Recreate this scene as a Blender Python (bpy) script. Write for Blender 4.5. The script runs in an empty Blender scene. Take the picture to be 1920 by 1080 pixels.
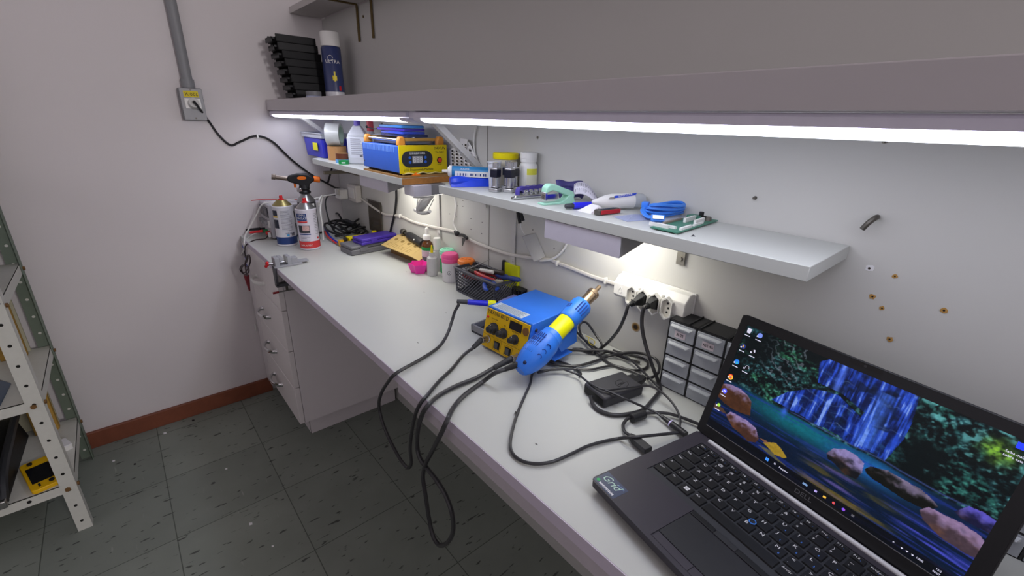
import bpy, bmesh, math, random
from mathutils import Vector as V, Matrix as Mx
random.seed(7)
R = math.radians
sc = bpy.context.scene
col = sc.collection

# ------------------------------------------------------------------ camera
CAM = V((2.0881, -0.7694, 1.2148))
YAW, PITCH, ROLL, FPX = 2.4175, 0.3576, 0.0281, 833.4
_f = V((math.cos(PITCH)*math.cos(YAW), math.cos(PITCH)*math.sin(YAW), -math.sin(PITCH)))
_r0 = _f.cross(V((0, 0, 1))).normalized(); _u0 = _r0.cross(_f)
_r = _r0*math.cos(ROLL) + _u0*math.sin(ROLL); _u = -_r0*math.sin(ROLL) + _u0*math.cos(ROLL)
cd = bpy.data.cameras.new('camera'); cam = bpy.data.objects.new('camera', cd); col.objects.link(cam)
cd.sensor_width = 36; cd.lens = FPX/1920*36; cd.clip_start = .02
cam.matrix_world = Mx(((_r.x, _u.x, -_f.x, CAM.x), (_r.y, _u.y, -_f.y, CAM.y), (_r.z, _u.z, -_f.z, CAM.z), (0, 0, 0, 1)))
sc.camera = cam

# ------------------------------------------------------------------ world, added unseen lamp, exposure
LED = 6.7
w = bpy.data.worlds.new('World'); sc.world = w; w.use_nodes = True
w.node_tree.nodes['Background'].inputs[0].default_value = (1.0, .90, .98, 1)
w.node_tree.nodes['Background'].inputs[1].default_value = .67
ld = bpy.data.lights.new('unseen_room_lamp', 'AREA'); ld.shape = 'RECTANGLE'; ld.size = .35; ld.size_y = .35  # unseen lamp, added to light the left wall from the right
ld.energy = 38; ld.color = (1.0, .95, .95)
lo = bpy.data.objects.new('unseen_room_lamp', ld); col.objects.link(lo); lo.location = (4.4, -.12, 1.72); lo.rotation_euler = (0, R(90), 0)
lo['label'] = 'unseen lamp added at the far right to light the left wall'; lo['category'] = 'lamp'
sc.view_settings.view_transform = 'Standard'; sc.view_settings.look = 'None'
sc.view_settings.exposure = 0; sc.view_settings.gamma = 1; sc.view_settings.use_curve_mapping = False

# ------------------------------------------------------------------ measuring: where a line of sight meets a plane of the room
def ray(px, py): return _f + _r*((px-960)/FPX) - _u*((py-540)/FPX)
def hz(px, py, z): d = ray(px, py); return CAM + d*((z-CAM.z)/d.z)
def hy(px, py, y): d = ray(px, py); return CAM + d*((y-CAM.y)/d.y)
def hx(px, py, x): d = ray(px, py); return CAM + d*((x-CAM.x)/d.x)
H = .744            # worktop surface
ZS = 1.061          # short shelf surface
ZL = 1.063          # long shelf surface
DY = -.433          # worktop front edge

# ------------------------------------------------------------------ materials
def lin(h):
    if not isinstance(h, str): return tuple(h)+(1,)
    c = [int(h[i:i+2], 16)/255 for i in (0, 2, 4)]
    return tuple(x/12.92 if x <= .04045 else ((x+.055)/1.055)**2.4 for x in c)+(1,)
MATS = {}
def mat(name, h, rough=.5, metal=0, var=.05, scale=60, bump=0, alpha=1, trans=0, emit=None, es=0, ior=1.45, spec=.5, bscale=None, coat=0):
    if name in MATS: return MATS[name]
    m = bpy.data.materials.new(name); m.use_nodes = True; MATS[name] = m
    nt = m.node_tree; b = nt.nodes['Principled BSDF']; L = nt.links
    c = lin(h)
    tc = nt.nodes.new('ShaderNodeTexCoord'); nz = nt.nodes.new('ShaderNodeTexNoise')
    nz.inputs['Scale'].default_value = scale; nz.inputs['Detail'].default_value = 3
    L.new(tc.outputs['Object'], nz.inputs['Vector'])
    mx = nt.nodes.new('ShaderNodeMix'); mx.data_type = 'RGBA'
    mx.inputs[6].default_value = tuple(max(0, x*(1-var)) for x in c[:3])+(1,)
    mx.inputs[7].default_value = tuple(min(1, x*(1+var)) for x in c[:3])+(1,)
    L.new(nz.outputs['Fac'], mx.inputs[0]); L.new(mx.outputs[2], b.inputs['Base Color'])
    b.inputs['Roughness'].default_value = rough; b.inputs['Metallic'].default_value = metal
    b.inputs['Alpha'].default_value = alpha; b.inputs['Transmission Weight'].default_value = trans
    b.inputs['IOR'].default_value = ior; b.inputs['Specular IOR Level'].default_value = spec
    b.inputs['Coat Weight'].default_value = coat
    if bump:
        nb = nt.nodes.new('ShaderNodeTexNoise'); nb.inputs['Scale'].default_value = bscale or scale*4
        L.new(tc.outputs['Object'], nb.inputs['Vector'])
        bp = nt.nodes.new('ShaderNodeBump'); bp.inputs['Strength'].default_value = bump; bp.inputs['Distance'].default_value = .001
        L.new(nb.outputs['Fac'], bp.inputs['Height']); L.new(bp.outputs['Normal'], b.inputs['Normal'])
    if emit:
        b.inputs['Emission Color'].default_value = lin(emit); b.inputs['Emission Strength'].default_value = es
    return m
WHITE = mat('white_melamine', 'c3c6c2', .42, var=.02, scale=8)
WPLAS = mat('white_plastic', 'e6e6e3', .4, var=.02)
GPLAS = mat('grey_plastic', '8f9094', .45)
BLACK = mat('black_plastic', '17181b', .45)
RUB = mat('black_rubber', '151517', .42, var=.1)
DGREY = mat('dark_grey_plastic', '3a3c42', .5)
STEEL = mat('bare_steel', 'a9a9a8', .32, 1, var=.1)
CHROME = mat('chrome', 'd8d8da', .12, 1, var=.02)
DSTEEL = mat('dull_steel', '6f6c66', .5, .9, var=.2)
RUST = mat('rusty_steel', '6b5a35', .7, .4, var=.4, scale=90)
RED = mat('red_plastic', 'd0252c', .4)
BLUE = mat('blue_plastic', '2440c8', .4)
YEL = mat('yellow_plastic', 'e8d400', .4)
ORANGE = mat('orange_plastic', 'f07818', .4)
CARD = mat('brown_cardboard', 'b99a63', .8, var=.08)
INK = mat('black_ink', '1c1c1e', .6)
INKB = mat('blue_ink', '26407c', .6)
PAPER = mat('white_paper', 'e4e4e6', .75, var=.03)

# ------------------------------------------------------------------ mesh building
class B:
    def __init__(s): s.bm = bmesh.new()
    def _tf(s, vs, m):
        if m is not None: bmesh.ops.transform(s.bm, matrix=m, verts=vs)
    def box(s, c, d, rz=0, m=None, bev=0):
        vs = bmesh.ops.create_cube(s.bm, size=1)['verts']
        bmesh.ops.scale(s.bm, vec=d, verts=vs)
        if bev:
            es = list({e for v in vs for e in v.link_edges})
            g = bmesh.ops.bevel(s.bm, geom=es, offset=bev, segments=2, affect='EDGES', profile=.5)
            vs = list({v for f in g['faces'] for v in f.verts} | {v for v in vs if v.is_valid})
            vs = list({v for v in s._grow(vs)})
        if rz: bmesh.ops.rotate(s.bm, cent=(0, 0, 0), matrix=Mx.Rotation(rz, 3, 'Z'), verts=vs)
        bmesh.ops.translate(s.bm, vec=c, verts=vs); s._tf(vs, m); return s
    def _grow(s, vs):
        seen = set(vs); st = list(vs)
        while st:
            v = st.pop()
            for e in v.link_edges:
                o = e.other_vert(v)
                if o not in seen: seen.add(o); st.append(o)
        return seen
    def bx(s, x0, x1, y0, y1, z0, z1, m=None, bev=0):
        return s.box(((x0+x1)/2, (y0+y1)/2, (z0+z1)/2), (abs(x1-x0), abs(y1-y0), abs(z1-z0)), 0, m, bev)
    def lathe(s, prof, n=28, p=(0, 0, 0), axis=None, m=None, arc=None):
        rings = []; vs = []
        for r, z in prof:
            if r < 1e-6: ring = [s.bm.verts.new((0, 0, z))]
            else: ring = [s.bm.verts.new((r*math.cos(2*math.pi*i/n), r*math.sin(2*math.pi*i/n), z)) for i in range(n)]
            rings.append(ring); vs += ring
        for a, b in zip(rings, rings[1:]):
            if len(a) == len(b) == 1: continue
            for i in range(n):
                j = (i+1) % n
                if len(a) == 1: s.bm.faces.new((a[0], b[j], b[i]))
                elif len(b) == 1: s.bm.faces.new((a[i], a[j], b[0]))
                else: s.bm.faces.new((a[i], a[j], b[j], b[i]))
        q = Mx.Translation(p)
        if axis is not None: q = q @ V((0, 0, 1)).rotation_difference(V(axis)).to_matrix().to_4x4()
        s._tf(vs, q); s._tf(vs, m); return s
    def cyl(s, a, b, r, r2=None, n=20, m=None):
        a, b = V(a), V(b); h = (b-a).length; r2 = r if r2 is None else r2
        return s.lathe([(0, 0), (r, 0), (r2, h), (0, h)], n, a, b-a, m)
    def prism(s, pts, z0, z1, m=None):
        lo = [s.bm.verts.new((x, y, z0)) for x, y in pts]; hi = [s.bm.verts.new((x, y, z1)) for x, y in pts]
        n = len(pts); s.bm.faces.new(lo[::-1]); s.bm.faces.new(hi)
        for i in range(n): s.bm.faces.new((lo[i], lo[(i+1) % n], hi[(i+1) % n], hi[i]))
        s._tf(lo+hi, m); return s
    def hull(s, pts):
        vs = [s.bm.verts.new(p) for p in pts]
        bmesh.ops.convex_hull(s.bm, input=vs); return s
    def poly(s, pts, m=None):
        vs = [s.bm.verts.new(p) for p in pts]; s.bm.faces.new(vs); s._tf(vs, m); return s
    def sph(s, c, r, n=16, sc_=(1, 1, 1), m=None):
        vs = bmesh.ops.create_uvsphere(s.bm, u_segments=n, v_segments=max(6, n//2), radius=r)['verts']
        bmesh.ops.scale(s.bm, vec=sc_, verts=vs); bmesh.ops.translate(s.bm, vec=c, verts=vs); s._tf(vs, m); return s
    def tube(s, pts, r, n=8, sub=6, closed=False, m=None, flat=None):
        P = spline([V(p) for p in pts], sub, closed) if sub > 1 else [V(p) for p in pts]
        rings = []; up = V((0, 0, 1)); N = len(P); prev = None
        for i, p in enumerate(P):
            t = (P[(i+1) % N]-P[i-1]) if closed else (P[min(i+1, N-1)]-P[max(i-1, 0)])
            t.normalize()
            if prev is None:
                a = t.cross(V((0, 0, 1)))
                if a.length < .1: a = t.cross(V((1, 0, 0)))
                a.normalize()
            else:
                a = prev - t*prev.dot(t); a.normalize()
            prev = a; b = t.cross(a)
            ra, rb = (r, r) if flat is None else flat
            rr = r(i/(N-1)) if callable(r) else None
            if rr: ra = rb = rr
            rings.append([s.bm.verts.new(p + a*ra*math.cos(2*math.pi*k/n) + b*rb*math.sin(2*math.pi*k/n)) for k in range(n)])
        for i in range(N if closed else N-1):
            A, C = rings[i], rings[(i+1) % N]
            for k in range(n): s.bm.faces.new((A[k], A[(k+1) % n], C[(k+1) % n], C[k]))
        if not closed: s.bm.faces.new(rings[0][::-1]); s.bm.faces.new(rings[-1])
        s._tf([v for q in rings for v in q], m); return s
    def ob(s, name, m, parent=None, loc=None, rz=0, bev=0, seg=2, ang=35, flat=False):
        bmesh.ops.recalc_face_normals(s.bm, faces=s.bm.faces)
        me = bpy.data.meshes.new(name); s.bm.to_mesh(me); s.bm.free()
        me.materials.append(m)
        if not flat:
            for p in me.polygons: p.use_smooth = True
            me.set_sharp_from_angle(angle=R(ang))
        o = bpy.data.objects.new(name, me); col.objects.link(o)
        if parent is not None: o.parent = parent
        if loc is not None: o.location = loc
        if rz: o.rotation_euler.z = rz
        if bev:
            k = o.modifiers.new('bevel', 'BEVEL'); k.width = bev; k.segments = seg; k.limit_method = 'ANGLE'; k.angle_limit = R(40)
        return o
def spline(P, sub, closed=False):
    out = []; n = len(P)
    for i in range(n if closed else n-1):
        if closed: a, b, c, d = P[i-1], P[i], P[(i+1) % n], P[(i+2) % n]
        else: a, b, c, d = P[max(i-1, 0)], P[i], P[i+1], P[min(i+2, n-1)]
        for k in range(sub):
            t = k/sub
            out.append(.5*((2*b) + (c-a)*t + (2*a-5*b+4*c-d)*t*t + (3*b-a-3*c+d)*t**3))
    if not closed: out.append(P[-1].copy())
    return out
def tag(o, label=None, cat=None, group=None, kind=None):
    if label: o['label'] = label
    if cat: o['category'] = cat
    if group: o['group'] = group
    if kind: o['kind'] = kind
    return o
def thing(name, label, cat, loc=(0, 0, 0), rz=0, group=None):
    o = bpy.data.objects.new(name, None); o.empty_display_size = .05; col.objects.link(o)
    o.location = loc; o.rotation_euler.z = rz
    return tag(o, label, cat, group)
def copy_tree(o, parent=None):
    c = o.copy(); col.objects.link(c)
    if parent is not None: c.parent = parent
    for ch in [x for x in bpy.data.objects if x.parent == o]: copy_tree(ch, c)
    return c
def frame(o, right, up):
    r = V(right).normalized(); n = r.cross(V(up)).normalized(); u = n.cross(r)
    return Mx(((r.x, u.x, n.x, o[0]), (r.y, u.y, n.y, o[1]), (r.z, u.z, n.z, o[2]), (0, 0, 0, 1)))
def text_bm(b, s, size, m, align='CENTER', ext=.00015, sx=1, shear=0):
    cu = bpy.data.curves.new('t', 'FONT'); cu.body = s; cu.size = size; cu.align_x = align; cu.align_y = 'CENTER'
    cu.extrude = ext; cu.resolution_u = 2; cu.shear = shear
    o = bpy.data.objects.new('t', cu); col.objects.link(o)
    dg = bpy.context.evaluated_depsgraph_get(); me = bpy.data.meshes.new_from_object(o.evaluated_get(dg))
    bpy.data.objects.remove(o); bpy.data.curves.remove(cu)
    me.transform(m @ Mx.Diagonal((sx, 1, 1, 1))); b.bm.from_mesh(me); bpy.data.meshes.remove(me); return b
def text(name, s, size, m, material, parent, align='CENTER', sx=1, shear=0):
    b = B(); text_bm(b, s, size, m, align, sx=sx, shear=shear); return b.ob(name, material, parent, flat=True)
def struct(o): return tag(o, kind='structure')
def wrap_text(b, s, size, rad, ang, z, h=1):      # lettering bent round an upright cylinder
    k = B(); text_bm(k, s, size, Mx.Identity(4), ext=.0001)
    for v in k.bm.verts:
        a = ang + v.co.x/rad; rr = rad + .0003 + v.co.z
        v.co = V((rr*math.cos(a), rr*math.sin(a), z + v.co.y*h))
    me = bpy.data.meshes.new('t'); k.bm.to_mesh(me); k.bm.free(); b.bm.from_mesh(me); bpy.data.meshes.remove(me); return b
def wrap_patch(b, rad, a0, a1, z0, z1, n=10, off=.0003):
    lo = []; hi = []
    for i in range(n+1):
        a = a0+(a1-a0)*i/n; r = rad+off
        lo.append(b.bm.verts.new((r*math.cos(a), r*math.sin(a), z0))); hi.append(b.bm.verts.new((r*math.cos(a), r*math.sin(a), z1)))
    for i in range(n): b.bm.faces.new((lo[i], lo[i+1], hi[i+1], hi[i]))
    return b
def to_cam(p): d = CAM-V(p); return math.atan2(d.y, d.x)     # compass direction a label faces when turned to the room
# ------------------------------------------------------------------ the room
def floor_mat():
    m = bpy.data.materials.new('vinyl_tile_floor'); m.use_nodes = True; nt = m.node_tree; L = nt.links; b = nt.nodes['Principled BSDF']
    N = lambda t, **k: [n := nt.nodes.new('ShaderNode'+t), [setattr(n, a, v) for a, v in k.items()]][0]
    tc = N('TexCoord'); mp = N('Mapping'); mp.inputs['Location'].default_value = (-.075, .86+.305*4, 0)
    L.new(tc.outputs['Object'], mp.inputs[0])
    br = N('TexBrick', offset=0, squash=1); br.inputs['Scale'].default_value = 1; br.inputs['Brick Width'].default_value = .305
    br.inputs['Row Height'].default_value = .305; br.inputs['Mortar Size'].default_value = .0016; br.inputs['Mortar Smooth'].default_value = .3
    br.inputs['Color1'].default_value = lin('868d85'); br.inputs['Color2'].default_value = lin('91988f'); br.inputs['Mortar'].default_value = lin('50564f')
    L.new(mp.outputs[0], br.inputs[0])
    def streak(rot, sx, sy, lo, hi, seed):
        q = N('Mapping'); q.inputs['Rotation'].default_value = (0, 0, rot); q.inputs['Scale'].default_value = (sx, sy, 1); q.inputs['Location'].default_value = (seed, seed, 0)
        L.new(tc.outputs['Object'], q.inputs[0]); z = N('TexNoise'); z.inputs['Scale'].default_value = 1; z.inputs['Detail'].default_value = 2
        L.new(q.outputs[0], z.inputs[0]); r = N('ValToRGB'); r.color_ramp.elements[0].position = lo; r.color_ramp.elements[1].position = hi
        L.new(z.outputs['Fac'], r.inputs[0]); return r.outputs[0]
    def mix(a, fac, c, k):
        x = N('Mix', data_type='RGBA'); x.inputs[7].default_value = lin(c); L.new(a, x.inputs[6])
        mm = N('Math', operation='MULTIPLY'); mm.inputs[1].default_value = k; L.new(fac, mm.inputs[0]); L.new(mm.outputs[0], x.inputs[0]); return x.outputs[2]
    z = N('TexNoise'); z.inputs['Scale'].default_value = 6; z.inputs['Detail'].default_value = 6; L.new(tc.outputs['Object'], z.inputs[0])
    c = mix(br.outputs[0], z.outputs['Fac'], '585f58', .55)
    c = mix(c, streak(.3, 60, 22, .66, .70, 3), '262a28', .8)
    c = mix(c, streak(1.57, 70, 10, .69, .72, 11), '1f2322', .75)
    c = mix(c, streak(.1, 9, 60, .73, .80, 5), 'a9aba4', .35)
    c = mix(c, streak(1.1, 9, 80, .73, .79, 17), 'b4b6af', .35)
    L.new(c, b.inputs['Base Color']); b.inputs['Roughness'].default_value = .55
    bp = N('Bump'); bp.inputs['Strength'].default_value = .15; bp.inputs['Distance'].default_value = .002
    L.new(br.outputs['Fac'], bp.inputs['Height']); bp.invert = True; L.new(bp.outputs[0], b.inputs['Normal'])
    return m
WALL = mat('wall_paint', 'd6d1d2', .6, var=.03, scale=2.5, bump=.12, bscale=260)
WALLB = mat('wall_panel_paint', 'c9c9c5', .5, var=.03, scale=3, bump=.05, bscale=200)
struct(B().bx(-.1, 4.9, -3.3, .12, -.06, 0).ob('floor', floor_mat()))
struct(B().bx(-.12, 0, -3.2, .1, 0, 2.7).ob('wall_left', WALL))
struct(B().bx(0, 4.9, .012, .12, 0, 2.7).ob('wall_back', WALL))
struct(B().bx(.004, 3.6, 0, .012, 0, 1.583).ob('trim_1', WALLB))        # the bench's painted back board against the wall
struct(B().bx(-.12, 4.9, -3.3, .12, 2.7, 2.78).ob('ceiling', WALL))
struct(B().bx(-.12, 4.9, -3.3, -3.2, 0, 1.35).ob('wall_front_added', WALL))  # low wall added out of view to keep ambient light off the floor
struct(B().bx(4.8, 4.9, -3.2, .012, 0, 1.35).ob('wall_right_added', WALL))  # low wall added out of view to block ambient light from the right
struct(B().bx(0, .015, -3.2, -.42, 0, .067).ob('baseboard_left', mat('wood_baseboard', '7a4530', .5, var=.25, scale=25), bev=.002))
SEAM = mat('dark_gap', '4a4845', .8); JOINT = mat('board_joint', '85837d', .8)
struct(B().bx(1.1127, 1.1137, -.0012, 0, .744, .999).ob('trim_2', JOINT))   # joint between two back boards
struct(B().bx(1.103, 1.1045, -.0012, 0, 1.063, 1.24).ob('trim_3', JOINT))

# marks and screw holes of the back board
def hole(px, py, r, m, label, cat='hole', tall=1):
    r *= .8
    p = hy(px, py, -.0004)
    b = B(); n = 12; rr = [r*(1+random.uniform(-.25, .25)) for _ in range(n)]
    b.prism([(rr[i]*math.cos(6.283*i/n), rr[i]*tall*math.sin(6.283*i/n)) for i in range(n)], -.0005, .0006, Mx.Rotation(R(90), 4, 'X'))
    b2 = B().lathe([(0, 0), (r*.36, 0), (r*.3, .0006), (0, .0004)], 10, axis=(0, -1, 0))
    t = thing('screw_hole', label, cat, p, group='holes and marks in the back board')
    b.ob('torn_rim', m, t); b2.ob('hollow', mat('hole_dark', '2a211a', .9), t, loc=(0, -.0006, 0))
OCH = mat('bare_board', 'b48a4a', .85, var=.3, scale=300); GREYM = mat('filler_grey', '8d8a80', .8, var=.2, scale=300)
for a in [(1008, 258, .0045, GREYM, 'round screw hole in the wall above the yellow jar lid'),
          (1636, 556, .0045, OCH, 'ochre screw hole in the wall right of the shelf bracket, beside a grey dent'),
          (1654, 578, .004, OCH, 'ochre screw hole halfway between two others, over the laptop screen'),
          (1770, 582, .0045, OCH, 'ochre screw hole furthest right on the wall over the laptop'),
          (1668, 636, .0045, OCH, 'lowest ochre screw hole, just above the laptop lid'),
          (1678, 518, .0035, OCH, 'small ochre screw hole below right of the shelf end'),
          (1630, 503, .006, PAPER, 'chipped white plug hole below the shelf end')]: hole(*a)
hole(1660, 266, .0045, GREYM, 'grey scuffed hole just under the lamp at right', tall=.6)
b = B(); b.lathe([(0, 0), (.011, 0), (.010, .0008), (0, .0012)], 18, axis=(0, -1, 0))
t = thing('burn_mark', 'brown burn mark on the wall below the socket strip', 'burn mark', hy(1192, 613, -.0002))
def burn():
    m = mat('burnt_board', '6b4a28', .9); nt = m.node_tree; L = nt.links; tc = nt.nodes.new('ShaderNodeTexCoord')
    ln = nt.nodes.new('ShaderNodeVectorMath'); ln.operation = 'LENGTH'; L.new(tc.outputs['Object'], ln.inputs[0])
    r = nt.nodes.new('ShaderNodeMapRange'); r.inputs[2].default_value = .012; L.new(ln.outputs['Value'], r.inputs[0])
    q = nt.nodes.new('ShaderNodeValToRGB'); e = q.color_ramp.elements; e[0].position = .35; e[0].color = lin('2a2018'); e[1].position = 1; e[1].color = lin('cfc9b8')
    k = e.new(.62); k.color = lin('8a6a35'); L.new(r.outputs[0], q.inputs[0]); L.new(q.outputs[0], nt.nodes['Principled BSDF'].inputs['Base Color']); return m
b.ob('scorch', burn(), t)
p = hy(1645, 407, 0); q = hy(1416, 371, 0)
t = thing('hook', 'bent grey nail sticking out of the wall under the lamp at right', 'nail', p)
B().tube([(0, 0, 0), (.001, -.012, .001), (-.004, -.018, -.006), (-.009, -.018, -.016)], .0035, 8).ob('shank', DSTEEL, t)
t = thing('wall_screw', 'small screw left in the wall left of the bent nail', 'screw', q)
B().cyl((0, 0, 0), (0, -.006, 0), .003, .002).ob('head', DSTEEL, t)
k = 0
for px, py in [(868, 376), (868, 387), (843, 401), (883, 410), (904, 417), (883, 430), (903, 438), (858, 386), (856, 407), (999, 431), (1039, 466), (1058, 471)]:
    p = hy(px, py, -.0004); tag(B().lathe([(0, 0), (.0016, 0), (.0012, .0006), (0, .0006)], 8, axis=(0, -1, 0)).ob('pin_hole', SEAM, None, p), 'tiny dark pin hole in the wall under the long shelf', 'hole', 'pin holes under the long shelf')

# ------------------------------------------------------------------ worktop
t = thing('worktop', 'long white worktop with pale edge band along the back wall', 'worktop', (0, 0, 0))
EDGE = mat('edge_band', 'cfc6d6', .4, var=.02)
s = B().bx(.002, 2.95, DY+.001, -.001, .7235, H).ob('slab', WHITE, t)
B().bx(.09, 2.95, DY-.0005, DY+.001, .7237, H-.0004).ob('edge_band', EDGE, t)
B().bx(1.372, 2.95, DY+.001, DY+.02, .700, .7235).ob('apron', mat('apron_board', 'bdb6bd', .5), t)
B().bx(2.90, 2.93, DY+.02, -.01, 0, .7235).ob('end_panel', WHITE, t)

# ------------------------------------------------------------------ drawer cabinet
t = thing('drawer_cabinet', 'white four drawer cabinet with steel bow handles below the worktop', 'cabinet', (.25, DY, 0))
CAB = mat('cabinet_white', 'ebe6e8', .45, var=.02, scale=10)
B().bx(-.162, .25, .019, .425, .10, .7225).ob('carcass', CAB, t)
B().bx(-.235, .194, .047, .42, 0, .0995).ob('plinth', CAB, t, bev=.001)
B().bx(.1915, .194, .0462, .047, 0, .06).ob('split_corner', SEAM, t)
B().bx(-.245, -.164, .0, .018, .067, .722).ob('filler_strip', CAB, t)
FR = mat('drawer_front_white', 'f0ebeb', .42, var=.02, scale=10)
for z0, z1, zh in [(.575, .7215, .622), (.4145, .572, .485), (.2615, .4115, .335), (.1005, .2585, .182)]:
    d = B().bx(-.161, .249, .0, .018, z0, z1).ob('drawer', FR, t, bev=.0015)
    x0 = -.055; h = B()
    h.tube([(x0, -.001, zh), (x0+.004, -.012, zh), (x0+.028, -.024, zh), (x0+.055, -.027, zh), (x0+.082, -.024, zh), (x0+.106, -.012, zh), (x0+.11, -.001, zh)], .0055, 10, 4, flat=(.0045, .008))
    for x in (x0, x0+.11): h.cyl((x, 0, zh), (x, -.006, zh), .009, .007)
    h.ob('handle', CHROME if zh < .6 else WPLAS, d)
n = B(); n.bx(-.243, -.18, -.0006, 0, .60, .715)
o = n.ob('blue_drawing_label', mat('label_white_paper', 'd5d4da', .7), t)
k = B()
for i in range(5): k.tube([(-.24+.055*random.random(), -.001, .615+.02*i), (-.23+.04*random.random(), -.001, .622+.02*i), (-.19-.04*random.random(), -.001, .628+.018*i), (-.235+.05*random.random(), -.001, .635+.018*i)], .002, 6, 5)
k.ob('scribble', mat('blue_marker', '2f3f9a', .6), o)

# ------------------------------------------------------------------ shelves
CHIP = mat('bare_chipboard', 'b27a3c', .8, var=.25, scale=120)
t = thing('wall_shelf', 'short white shelf with bare brown sawn end carrying the blue and yellow machine', 'shelf', (.5, 0, ZS))
B().prism([(-.32, -.002), (.455, -.002), (.455, -.181), (-.265, -.181), (-.32, -.135)], -.018, 0).ob('board', WHITE, t)
B().bx(.4552, .4562, -.180, -.003, -.0172, -.0003).ob('sawn_end', CHIP, t)
for x in (-.37, ):
    h = B(); h.bx(x, x+.14, -.004, -.001, -.075, -.057).bx(x, x+.012, -.11, -.004, -.073, -.06); h.bx(x+.11, x+.128, -.005, -.0035, -.074, -.058)
    h.ob('bracket', mat('bracket_zinc', '8b8577', .5, .8, var=.2), t)
t = thing('wall_shelf', 'long white shelf with square cut end running right over the sockets', 'shelf', (1.5, 0, ZL))
B().bx(1.123-1.5, 1.943-1.5, -.169, -.002, -.0195, 0).ob('board', WHITE, t, bev=.001)
def plate(b, x, w, z0, z1): b.box((x, -.004, (z0+z1)/2), (w, .003, z1-z0)); b.box((x, -.06, -.0215), (w, .11, .003)); b.cyl((x, -.0055, z0+.012), (x, -.0085, z0+.012), .004, n=12)
p = hy(1279, 483, 0)
o = B(); plate(o, p.x-1.5, .016, p.z-ZL-.013, -.02); o.ob('bracket', mat('bracket_zinc2', '9a978e', .45, .8), t)
o = B(); plate(o, 1.84-1.5, .016, -.05, -.02); o.ob('bracket', MATS['bracket_zinc2'], t)
PAINTED = mat('painted_bracket', 'c9c8c6', .45)
for x, w_, z0 in [(.852, .017, .852), (1.100, .010, .988), (1.222, .017, .852)]:
    o = B(); plate(o, x-1.5, w_, z0-ZL, -.03); o.ob('bracket', PAINTED, t)
t = thing('wall_shelf', 'deep white shelf over the lamps with a broad front board', 'shelf', (1.4, 0, 1.252))
UP = mat('upper_shelf_white', 'cdc8cb', .5, var=.02, scale=6)
B().bx(-1.398, 2.15, -.24, -.002, -.016, 0).ob('board', UP, t)  # right end lengthened out of view to block the added lamp
B().bx(-1.398, 2.15, -.257, -.2405, -.0205, .019).ob('front_board', UP, t, bev=.0015)
for x in (.2, 1.145):          # sloping struts from the lamp line down to the wall
    o = B(); a = V((x-1.4, -.215, -.02)); c = V((x-1.4-.02*(x < 1), -.012, -.19 if x > 1 else -.17))
    d = (c-a); o.box((0, 0, 0), (.018, .014, d.length), 0, Mx.Translation((a+c)/2) @ d.to_track_quat('Z', 'Y').to_matrix().to_4x4())
    o.box((c.x, -.004, c.z-.02), (.022, .003, .05)); o.box((a.x, -.19, -.0175), (.022, .06, .003))
    o.ob('strut', PAINTED, t)
t = thing('wall_shelf', 'uppermost shelf seen from below at the top of the photo', 'shelf', (.7, 0, 1.588))
B().bx(-.698, 2.0, -.122, -.002, 0, .022).ob('board', mat('top_shelf_white', 'c4c0be', .5), t, bev=.001)
o = B(); P0 = [hz(626, 4, 1.5865), hz(668, 11, 1.5865)]
x = hy(669, 20, -.005).x-.7
for xx in (x, x+.115): o = B(); o.box((xx, -.055, -.0025), (.010, .10, .004)); o.box((xx, -.005, -.06), (.010, .004, .115)); o.ob('bracket', RUST, t)
p = hy(681, 31, -.0005); tag(B().lathe([(0, 0), (.005, 0), (.004, .001), (0, .001)], 9, axis=(0, -1, 0)).ob('screw_hole', RUST, None, p), 'dark hole in the wall below the uppermost shelf', 'hole')

# ------------------------------------------------------------------ linear lamps
LAMPH = mat('lamp_housing', 'e4e0f0', .4)
def diffuser_mat():
    m = mat('lit_diffuser', 'f2f2f6', .4, emit='eef0ff', es=LED); return m
def batten(x0, x1, label, y0=-.252, y1=-.186):
    t = thing('batten_lamp', label, 'lamp', ((x0+x1)/2, (y0+y1)/2, 1.206)); L2 = (x1-x0)/2; w2 = (y1-y0)/2
    rot = Mx(((0, 0, 1, 0), (1, 0, 0, 0), (0, 1, 0, 0), (0, 0, 0, 1)))      # profile (y,z) pushed along x
    B().prism([(-w2, .0118), (-w2, .021), (-w2+.003, .0245), (w2-.003, .0245), (w2, .021), (w2, .0118)], -L2, L2, rot).ob('housing', LAMPH, t)
    pr = [(-w2, .0114)]+[(w2*-math.cos(math.pi*i/12), .0110-.0100*math.sin(math.pi*i/12)**.7) for i in range(1, 12)]+[(w2, .0114)]
    B().prism(pr, -L2+.03, L2-.03, rot).ob('diffuser', diffuser_mat(), t)
    pe = [(a*1.02, c-.0003 if c < .0112 else c) for a, c in pr]
    for s in (-1, 1):
        lo, hi = sorted((s*L2, s*(L2-.03))); B().prism(pe, lo, hi, rot).ob('end_cap', LAMPH, t)
batten(.012, 1.128, 'shorter looking lit linear lamp under the deep shelf, left of the joint')
batten(1.163, 2.36, 'long lit linear lamp under the deep shelf, right of the joint')
tag(B().bx(1.13, 1.161, -.245, -.19, 1.2165, 1.232).ob('lamp_connector', LAMPH), 'small grey connector block joining the two lit lamps', 'connector')

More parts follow.
